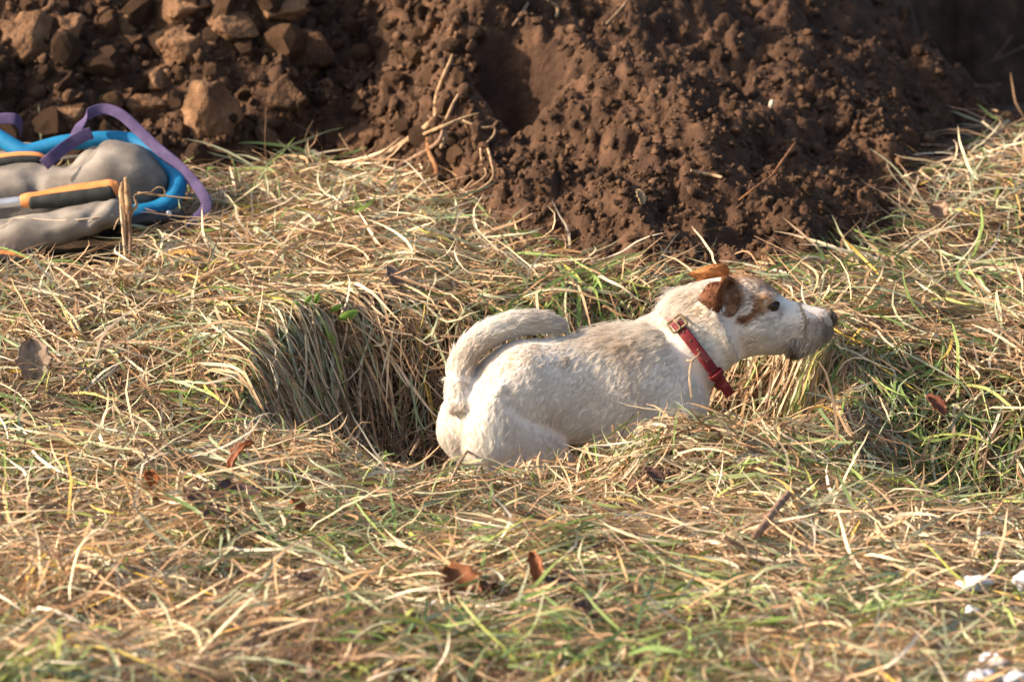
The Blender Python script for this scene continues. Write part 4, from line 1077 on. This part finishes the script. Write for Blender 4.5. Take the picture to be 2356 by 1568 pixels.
# ------------------------------------------------------------------ dead leaves, weed, snow
def leaf(vx, vy, w, hgt, colr, label, tilt, rz, curl=.35, h=.022, cat='leaf', zf=zg, name='dead_leaf'):
    p = hit(vx, vy, zf, h+(.021 if zf is zg else 0)); L, Wd = hgt/1700.*1.1, w/1700.*1.1
    V, C, F = [], [], []; n, m = 12, 9
    for i in range(n):
        t = i/(n-1); half = Wd*.5*(math.sin(math.pi*min(1, t*.9+.08))**.7)*(1+.12*math.sin(t*19+vx))
        for j in range(m):
            s = j/(m-1)*2-1
            z = curl*Wd*(s*s)*.6+curl*L*.35*math.sin(t*3)+.0015*math.sin(t*25+s*9)+(.0012 if abs(s) < .13 else 0)
            V.append((s*half, (t-.5)*L, z))
            v_ = .8+.3*random.random()-.25*(abs(s) < .13)+.25*vnoise(t*3+vx, s*3+vy, 1.5)
            C.append(np.array(colr)*v_)
    for i in range(n-1):
        for j in range(m-1):
            F.append((i*m+j, i*m+j+1, (i+1)*m+j+1, (i+1)*m+j))
    k0 = len(V); V2_ = [(a, b, c-.0006) for a, b, c in V]; V += V2_; C += C
    F += [tuple(k0+q for q in f[::-1]) for f in list(F)]
    for i in range(n-1):
        F.append((i*m, (i+1)*m, k0+(i+1)*m, k0+i*m)); F.append((i*m+m-1, k0+i*m+m-1, k0+(i+1)*m+m-1, (i+1)*m+m-1))
    o = mesh_obj(name, V, F, M_leaf, cols=np.clip(np.array(C), .01, .8)); o.location = p; o.rotation_euler = (tilt, random.uniform(-.3, .3), rz)
    tag(o, label, cat, 'fallen leaves in the grass' if name == 'dead_leaf' else None); return o
leaf(75, 828, 75, 95, (.36, .27, .20), 'large pale grey brown leaf standing in the grass at the left edge', 1.15, .2, .3)
leaf(902, 640, 40, 60, (.28, .20, .16), 'small grey brown leaf on top of the bank above the hollow', .9, .6)
leaf(1055, 1352, 75, 95, (.26, .10, .04), 'large curled rust brown leaf in the foreground below the dog', .75, .5, .35, .014)
leaf(1128, 1366, 62, 60, (.14, .075, .05), 'dark brown curled leaf right next to the rust brown leaf', .5, -.9, .4, .008)
leaf(558, 1052, 26, 75, (.30, .11, .05), 'narrow rusty leaf pointing up on the grass left of the dog', .7, -.9, .6, .035)
leaf(345, 1102, 32, 40, (.42, .13, .03), 'small bright orange leaf scrap in the left foreground grass', .6, .3)
leaf(470, 1158, 95, 70, (.105, .06, .05), 'dark wet leaf, leftmost of the dark patch in the left foreground', .25, 1.2, .2, .016)
leaf(545, 1140, 90, 75, (.115, .07, .06), 'dark wet leaf, rightmost of the dark patch in the left foreground', .3, .4, .25, .018)
leaf(500, 1195, 70, 60, (.13, .08, .06), 'dark wet leaf, lowest of the dark patch in the left foreground', .2, 2.1, .2, .014)
leaf(682, 1166, 32, 36, (.38, .12, .04), 'small orange red leaf scrap between dark leaves and dog', .7, 1.3)
leaf(1228, 1302, 30, 55, (.36, .13, .05), 'thin orange leaf standing in the grass below the dog', 1.0, .2, .5, .03)
leaf(1290, 1345, 75, 65, (.10, .06, .045), 'dark leaf sunk in the grass right of the curled leaves', .3, .8, .25, .004)
leaf(1350, 1415, 85, 60, (.13, .085, .065), 'dark brown leaf below the sunken leaf in the foreground', .3, 1.4, .25, .004)
leaf(700, 1340, 60, 45, (.13, .08, .06), 'brown leaf in the small bare patch of the left foreground', .35, .8, .3, .016)
leaf(2150, 935, 40, 60, (.22, .08, .045), 'dark red brown leaf in the grass right of the dog\'s head', .6, .7)
leaf(2155, 490, 50, 42, (.40, .27, .19), 'crumpled pale leaf at the edge of the soil on the right', .9, .3, .7)
leaf(1500, 1100, 45, 50, (.14, .08, .06), 'dark leaf in the grass just below the dog\'s chest', .5, .9)
leaf(1470, 455, 0.1+26, 40, (.55, .40, .22), 'small tan leaf scrap on the bare soil behind the dog', .8, .6, .4, .008, zf=zsoil)
V, F = rock(777, 2, .2, 3); p = hit(1773, 248, zsoil)
o = mesh_obj('pale_stone', V*np.array([.005, .005, .009]), F, plain_mat('bone_white', (.62, .52, .40), .7)); o.location = p+np.array([0, -.005, .006]); o.rotation_euler = (.2, .4, 0)
tag(o, 'tiny pale chip on the dark soil behind the dog\'s head', 'stone')
weed = empty('weed', hit(790, 735, zg)); tag(weed, 'small green broad leaved weed on the bank left of the dog', 'weed')
def weed_leaf(vx, vy, L, W, ang, colr):
    p = hit(vx, vy, zg, .042); V, F, C = [], [], []; n = 10
    for i in range(n):
        t = i/(n-1); h_ = W*.5*math.sin(math.pi*min(1, .06+t*.94))**.8
        for s in (-1, 0, 1):
            a = np.array([math.cos(ang), -.15, math.sin(ang)]); b = np.array([-math.sin(ang), -.3, math.cos(ang)])
            V.append(p+a*L*t+b*h_*s+np.array([0, -.004*math.sin(t*3)+.003*abs(s), 0])); C.append(np.array(colr)*(1-.12*(s == 0)))
    for i in range(n-1):
        for s in (0, 1): F.append((i*3+s, i*3+s+1, i*3+s+4, i*3+s+3))
    adopt(weed, mesh_obj('leaf', V, F, M_leaf, cols=np.array(C)))
for vx, vy, L, W, a in ((778, 735, 54, 23, .45), (760, 715, 34, 15, .5), (725, 700, 30, 14, 1.3), (702, 700, 28, 13, 1.0), (690, 708, 22, 11, 2.2), (750, 760, 42, 19, -1.0)):
    weed_leaf(vx, vy, L/1700., W/1700., a, (.20, .36, .07))
M_snow, n_, l_, b_ = new_mat('old_snow')
b_.inputs['Base Color'].default_value = (.66, .70, .76, 1); b_.inputs['Roughness'].default_value = .5
b_.inputs['Subsurface Weight'].default_value = .4; b_.inputs['Subsurface Radius'].default_value = (.01, .01, .012)
tc = n_.new('ShaderNodeTexCoord'); nb_ = n_.new('ShaderNodeTexNoise'); nb_.inputs['Scale'].default_value = 240
bp_ = n_.new('ShaderNodeBump'); bp_.inputs['Strength'].default_value = .6; bp_.inputs['Distance'].default_value = .002
l_.new(tc.outputs['Object'], nb_.inputs['Vector']); l_.new(nb_.outputs['Fac'], bp_.inputs['Height']); l_.new(bp_.outputs['Normal'], b_.inputs['Normal'])
for k, (vx, vy, w, h_, lab) in enumerate([(2240, 1346, 72, 34, 'largest lump of old snow in the right foreground grass'), (2235, 1402, 34, 16, 'small bit of snow below the largest snow lump'),
        (2356, 1340, 50, 40, 'snow lump cut by the right edge beside the largest lump'), (2285, 1525, 62, 34, 'upper snow lump in the bottom right corner'), (2265, 1560, 66, 34, 'snow lump at the bottom edge in the right corner'),
        (2335, 1562, 50, 26, 'rightmost snow lump at the bottom edge'), (1002, 1388, 18, 10, 'tiny white snow crumb beside the rust brown leaf')]):
    V, F = rock(500+k, 3, .30, 2); p = hit(vx, vy, zg, .033)
    o = mesh_obj('snow_lump', V*np.array([w/1700.*.5, w/1700.*.4, h_/1700.*.6]), F, M_snow); o.location = p
    tag(o, lab, 'snow', 'remains of snow in the grass')
